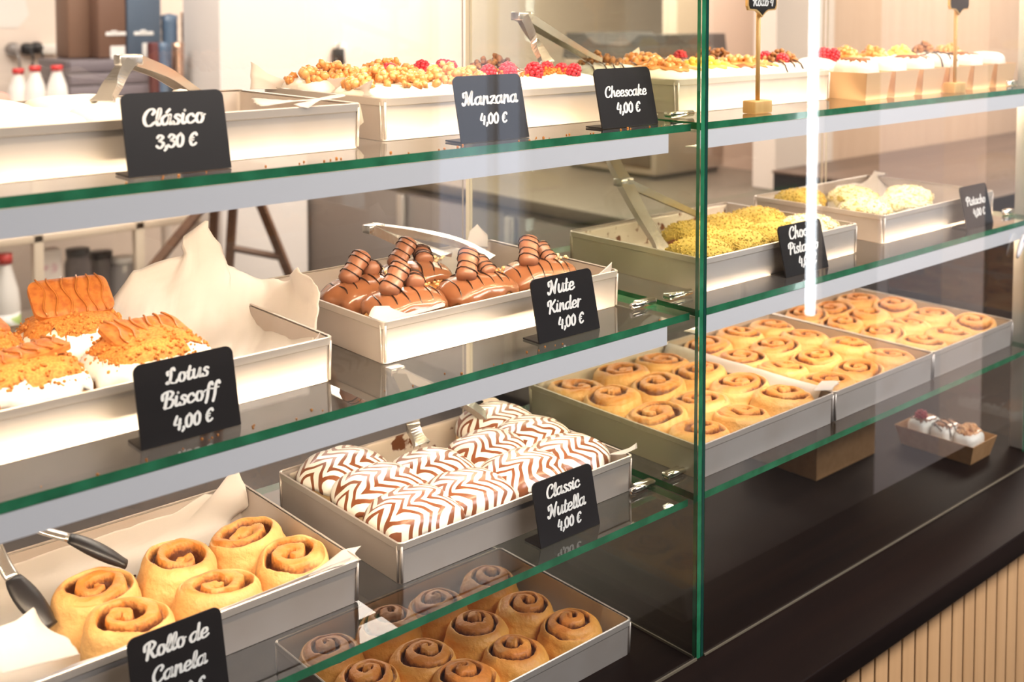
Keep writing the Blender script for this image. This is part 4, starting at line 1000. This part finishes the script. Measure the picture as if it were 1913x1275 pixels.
for x_ in (.02, Lr-.02): MB().bbox(x_-.02, x_+.02, .50, .54, 0, zt+.87, .003).build('leg', WALLW, t)
def bottle(px, py_cap, y, zb, label, h=.22, s=1.0):
    p = at(px, py_cap, y=y)
    t = thing('milk_bottle', label, 'bottle', (p.x, y, zb), group='white bottles with red caps')
    H_ = max(.12, p.z-zb)
    MB().lathe([(.001, 0), (.040*s, 0), (.043*s, .008), (.043*s, H_*.42), (.038*s, H_*.58), (.021*s, H_*.84), (.019*s, H_*.9), (.001, H_*.9)]).build('body', WPLAS, t)
    MB().lathe([(.001, H_*.885), (.0235*s, H_*.885), (.0235*s, H_), (.001, H_)]).build('cap', RED, t)
    return t
bottle(34, 128, 3.95, zt+.001, 'white bottle with red cap, leftmost of three under the plugs')
bottle(65, 123, 3.90, zt+.001, 'white bottle with red cap, middle of three under the plugs')
bottle(106, 122, 3.86, zt+.001, 'white bottle with red cap, rightmost of three, beside the drawers')
bt = bottle(8, 474, 3.80, zl+.001, 'big white bottle with red cap and green label on the lower rack', s=1.3)
MB().lathe([(.0565, .03), (.0568, .03), (.0568, .11), (.0565, .11)]).build('label_band', mat('green_label', (.45, .6, .2), .5, var=(20, (.9, .9, .88), .48, .52)), bt)
# drawer unit with packs
p0, p1 = at(126, 200, y=3.85).x, at(300, 200, y=3.85).x
t = thing('drawer_unit', 'grey low drawer unit at upper left under the coffee packs', 'drawers', (p0, 3.85, zt+.001))
zc = at(200, 112, y=3.85).z-zt
MB().bbox(0, p1-p0, 0, .35, 0, zc, .006).build('body', mat('grey_drawer_body', (.13, .11, .12), .5), t)
for k in range(4):
    MB().bbox(.01, p1-p0-.01, -.012, .0, zc*(k+.06)/4, zc*(k+.94)/4, .003).build('drawer', mat('grey_drawer', (.19, .16, .18), .45), t)
def pack(px0, px1, py, y, label, m, cat='package', z0=None, d=.16, name='coffee_pack'):
    a, b = at(px0, py, y=y), at(px1, py, y=y)
    z0 = zt+zc+.002 if z0 is None else z0
    t = thing(name, label, cat, ((a.x+b.x)/2, y, z0))
    w, h = b.x-a.x, a.z-z0
    MB().bbox(-w/2, w/2, 0, d, 0, h, .008).build('body', m, t); return t, w, h
BRN = mat('brown_carton', (.22, .12, .075), .6); BLU = mat('blue_grey_bag', (.10, .14, .20), .4)
t, w, h = pack(126, 180, -40, 4.02, 'brown carton standing on the drawer unit, left of the tall brown pack', BRN)
t, w, h = pack(181, 234, -60, 3.92, 'tall brown pack with a pale nameplate at upper left', mat('brown_pack', (.19, .10, .065), .5))
MB().bbox(-.03, .06, -.003, 0, .10, .116, .001).bbox(-.005, .02, -.003, 0, .11, .122, .001).build('nameplate', CHALK, t)
MB().box(-.01, .055, -.002, 0, -.0, .055).build('sticker', CHALK, t)
t, w, h = pack(236, 300, -60, 3.92, 'tall blue grey pack with a pale nameplate at upper left', BLU)
MB().bbox(-.05, .04, -.003, 0, .10, .116, .001).bbox(-.02, .005, -.003, 0, .11, .124, .001).build('nameplate', CHALK, t)
MB().box(-.012, .058, -.002, 0, .0, .065).build('sticker', CHALK, t)
t, w, h = pack(284, 306, 80, 3.80, 'small dark red pack beside the blue grey pack', mat('dark_red_pack', (.13, .03, .03), .5), z0=zt+.001, d=.06)
# cup stacks
def stack(px, py0, r, y, m, label, h0=None, z0=None):
    p = at(px, py0, y=y); z0 = zt+.001 if z0 is None else z0
    t = thing('cup_stack', label, 'cup stack', (p.x, y, z0), group='stacks of cups on the rack')
    H_ = p.z-z0; b = MB(); prof = [(.001, 0)]
    n = 9
    for k in range(n):
        z = H_*k/n; prof += [(r*(.86+.14*k/n), z), (r*(.94+.14*k/n), z+H_/n*.8)]
    prof += [(.001, H_)]
    b.lathe(prof, n=18).build('cups', m, t); return t
CUPB = mat('blue_cups', (.10, .16, .25), .3); CUPC = mat('copper_steel_cups', (.60, .38, .28), .22, .8)
stack(316, 25, .036, 3.95, CUPB, 'stack of blue cups right of the blue grey pack')
stack(352, 20, .034, 3.92, CUPC, 'stack of copper coloured cups, tallest on the rack')
stack(332, 78, .026, 3.82, CUPC, 'lower stack of copper cups in front of the blue cups')
stack(305, 78, .022, 3.80, CUPB, 'lower stack of blue cups in front of the tall stacks')
stack(378, 30, .022, 3.95, STEEL, 'slim stack of steel cups beside the white pillar')
t, w, h = pack(394, 411, 28, 3.95, 'tall thin grey panel leaning at the pillar end of the rack', mat('grey_panel', (.45, .38, .33), .5), z0=zt+.001, d=.05, name='grey_board', cat='board')
# plugs, paper, tablet
def plug(px, py, label, m, r=.026, cord=(0, -.25)):
    p = at(px, py, y=4.64)
    t = thing('power_plug', label, 'plug', (p.x, 4.698, p.z), group='plugs on the back wall')
    RM_ = Matrix.Rotation(R(90), 4, 'X')
    b = MB(); b.rings([[RM_ @ Vector((rr*math.cos(2*PI*j/16), rr*math.sin(2*PI*j/16), z)) for j in range(16)] for rr, z in ((r, 0), (r, .03), (r*.7, .05))]); b.build('body', m, t)
    MB().tube(crom([(0, -.05, 0), (.01, -.07, -.05), (cord[0]*.6, -.05, cord[1]*.6), (cord[0], -.03, cord[1])], 8), .006, 6).build('cord', m, t)
plug(30, 93, 'grey power plug, leftmost on the wall above the bottles', GREY, .034, (.03, -.2))
plug(56, 92, 'black power plug, middle of three above the bottles', BLACK, .03)
plug(74, 90, 'black power plug, rightmost of three above the bottles', BLACK, .03, (.06, -.5))
p = at(97, 93, y=4.64); tag(MB().bbox(-.05, .05, -.05, 0, -.025, .025, .008).build('power_adapter', WPLAS, None, (p.x, 4.699, p.z)), 'white power adapter on the back wall right of the plugs', 'adapter')
a = at(-40, -30, y=4.64); b_ = at(62, 52, y=4.64)
tag(MB().poly([(a.x, b_.z), (b_.x-.05, b_.z), (b_.x, b_.z+.06), (b_.x-.03, a.z), (a.x, a.z)], 0, .002, 0, Matrix(((1, 0, 0, 0), (0, 0, -1, 4.699), (0, 1, 0, 0), (0, 0, 0, 1)))).build('wall_paper_sheet', WPLAS), 'white paper sheet pinned on the wall at the top left', 'paper')
p = at(0, 68, y=3.80); tag(MB().bbox(-.045, .022, 0, .012, -.062, .062, .006).build('tablet', mat('tablet_blue', (.12, .15, .25), .3), None, (p.x, 4.69, p.z)), 'dark blue tablet on the wall cut by the left photo edge', 'tablet')
p = at(4, 205, y=3.78); tag(MB().ico((0, 0, .05), .05, 3, 0, (.9, .7, 1)).build('sponge', mat('pink_sponge', (.85, .35, .28), .8, bump=(90, .6, .004)), None, (p.x, 3.80, zt+.001)), 'pink sponge beside the leftmost bottle at the photo edge', 'sponge')
# lower rack contents
t, w, h = pack(78, 116, 470, 3.84, 'printed carton with pink and green picture on the lower rack', mat('carton_print', (.8, .72, .66), .5, var=(9, (.6, .2, .3), .52, .6)), z0=zl+.001, d=.07, name='drink_carton', cat='carton')
MB().box(-w/2+.004, w/2-.004, -.001, .001, .02, .06).build('green_band', mat('green_band', (.4, .5, .12), .5), t)
def jar(px, py, r, y, label, m, m2):
    p = at(px, py, y=y); t = thing('glass_jar', label, 'jar', (p.x, y, zl+.001), group='jars on the lower rack'); H_ = p.z-zl
    MB().lathe([(.001, 0), (r, 0), (r*1.02, .01), (r*1.02, H_*.8), (r*.85, H_*.9), (r*.85, H_*.94), (.001, H_*.94)]).build('body', m, t)
    MB().lathe([(.001, H_*.9), (r*.9, H_*.9), (r*.9, H_), (.001, H_)]).build('lid', m2, t)
JG = mat('dark_jar_glass', (.13, .11, .11), .15, coat=.5)
jar(145, 465, .055, 3.88, 'dark glass jar, left one on the lower rack', JG, BLACK)
jar(188, 470, .055, 3.95, 'dark glass jar, middle one on the lower rack', JG, BLACK)
jar(232, 480, .06, 3.90, 'glass jar with white lid, right one on the lower rack', mat('grey_jar_glass', (.35, .33, .33), .2, coat=.5), WPLAS)
p = at(160, 400, y=4.0)
for k, px in enumerate((110, 150, 190)):
    q = at(px, 405, y=3.95); tag(MB().lathe([(.001, 0), (.045, .0), (.075, .012), (.07, .014), (.04, .004), (.001, .004)]).build('saucer', WPLAS, None, (q.x, 3.95, zm+.001)), '%s saucer on the middle board of the white rack' % ['left', 'middle', 'right'][k], 'saucer', 'saucers on the rack')
# white pillar; solid stool put in for legs mirrored in the glass
pa, pb = at(412, 200, y=3.55).x, at(572, 200, y=3.55).x
struct(MB().box(pa, pb, 3.55, 3.9, -.9, 2.1).build('column_2', mat('pillar_white', (.86, .80, .76), .7)))
ws = wood_mat('dark_stool_wood', (.10, .045, .022), (.15, .07, .035), 20, .5)
t = thing('reflected_stool', 'solid stand-in for a mirrored dark wooden stool with splayed legs before the white pillar', 'stool', (0, 0, 0))
def pt(px, py, y): return at(px, py, y=y)
top = [pt(395, 335, 3.1), pt(470, 330, 3.1), pt(430, 330, 3.3), pt(380, 330, 3.3)]
c0 = sum(top, Vector())/4; t.location = (c0.x, c0.y, -.9)
MB().lathe([(.001, c0.z+.9), (.16, c0.z+.9), (.17, c0.z+.92), (.16, c0.z+.945), (.001, c0.z+.945)]).build('seat', ws, t)
for (px0, px1, yy) in ((478, 535, 3.1), (437, 428, 3.15), (402, 396, 3.25), (400, 285, 3.05)):
    a, b = pt(px0, 360, yy), pt(px1, 500, yy); d = (b-a)/(b.z-a.z); e = a+d*(-.9-a.z)
    MB().tube([a-t.location, e-t.location], .022, 4, 0, 1, False).build('leg', ws, t)
MB().tube([pt(425, 462, 3.15)-t.location, pt(520, 480, 3.1)-t.location], .014, 4, 0, 1, False).build('stretcher', ws, t)
# stainless counter fridge along the side, oven on it
fx, fy0, fy1, fz = 2.0, 1.42, 4.55, .09
t = thing('counter_fridge', 'long stainless steel counter fridge running back behind the case', 'fridge', (fx, fy0, -.9))
LF = fy1-fy0
MB().bbox(-.03, 1.38, 0, LF, fz+.9-.045, fz+.9, .004).build('worktop', mat('dull_steel_top', (.13, .105, .08), .45, .2), t)
MB().box(.02, 1.36, .01, LF, .1, fz+.9-.075).build('body', GREY, t)
MB().box(.03, 1.36, .012, LF-.01, fz+.9-.075, fz+.9-.045).build('gap_strip', BLACK, t)
yb = [on_ for on_ in (at(745, 400, x=2.0).y, at(945, 420, x=2.0).y, at(565, 360, x=2.0).y)]
edges = sorted([.02]+[y_-fy0 for y_ in yb]+[LF-.02])
for e0, e1 in zip(edges[:-1], edges[1:]):
    d = MB().bbox(-.005, .02, e0+.006, e1-.006, .12, fz+.9-.085, .004).build('door', GREY, t)
    MB().bbox(-.03, -.005, e1-.075, e1-.02, .16, fz+.9-.09, .006).build('handle', STEEL, d)
for y_ in (.1, LF-.1): MB().tube([(.1, y_, 0), (.1, y_, .1)], .025, 10).build('foot', BLACK, t)
oc = at(1225, 338, z=fz); ol = at(1055, 300, x=oc.x); orr = at(1352, 300, y=oc.y)
t = thing('counter_oven', 'brown fronted countertop oven with dark moulded lid on the steel fridge', 'oven', (oc.x, oc.y, fz+.001))
OW, OD = orr.x-oc.x, ol.y-oc.y
zo = at(1225, 118, x=oc.x, y=None).z-fz
MB().bbox(0, OW, 0, OD, .02, zo, .006).build('body', mat('oven_steel', (.62, .52, .45), .35, .5), t)
fr = MB().bbox(-.012, 0, .03, OD-.03, .05, zo-.10, .004).build('door', mat('oven_glass', (.09, .05, .035), .15), t)
MB().tube([(-.03, .08, zo-.16), (-.03, OD-.08, zo-.16)], .009, 8).build('handle', STEEL, fr)
for k in (0, 1): MB().box(-.016, -.012, .10+k*.09, .16+k*.09, zo*.30, zo*.30+.014).build('indicator', CHALK, fr)
b = MB()
for k in range(5): b.box(-.006, .0, .01, OD-.01, zo-.085+k*.016, zo-.079+k*.016)
for k in range(5): b.box(.01, OW-.01, -.006, 0, zo-.085+k*.016, zo-.079+k*.016)
b.build('louvres', mat('louvre_grey', (.42, .37, .33), .4), t)
hl = at(1225, 66, x=oc.x).z-fz-zo
MB().poly([(-.02, 0), (OD+.02, 0), (OD-.01, hl), (OD*.78, hl), (OD*.66, hl*.62), (OD*.3, hl*.62), (OD*.18, hl), (.0, hl)], 0, OW, 0, Matrix(((0, 0, 1, 0), (1, 0, 0, 0), (0, 1, 0, zo), (0, 0, 0, 1)))).build('lid', GREYD, t)
MB().box(.02, OW-.02, .02, OD-.02, 0, .022).build('foot', BLACK, t)
# power adapter with cable on the wall
p = at(636, 108, y=4.64)
t = thing('wall_adapter', 'black power block plugged in a white socket above the apple pastries', 'adapter', (p.x, 4.699, p.z))
MB().bbox(-.03, .03, -.06, -.012, -.055, .055, .004).build('block', BLACK, t)
MB().bbox(-.0, .075, -.012, 0, -.02, .08, .003).build('socket', WPLAS, t)
MB().tube(crom([(-.005, -.03, .05), (-.005, -.05, .075), (.02, -.03, .08)], 6), .006, 6).build('cord', BLACK, t)
# brown worktop by the wood wall
t = thing('back_counter', 'dark counter with brown wood top against the pale wood wall', 'counter', (2.95, 1.02, -.9))
MB().bbox(-.01, 4.2, -.01, .975, 1.068, 1.08, .002).build('worktop', BTOP, t)
MB().box(0, 4.2, 0, .97, 0, 1.068).build('body', DWOODP, t)
MB().box(-.004, 0.0, .0, .97, .02, 1.066).build('end_panel', BLACK, t)
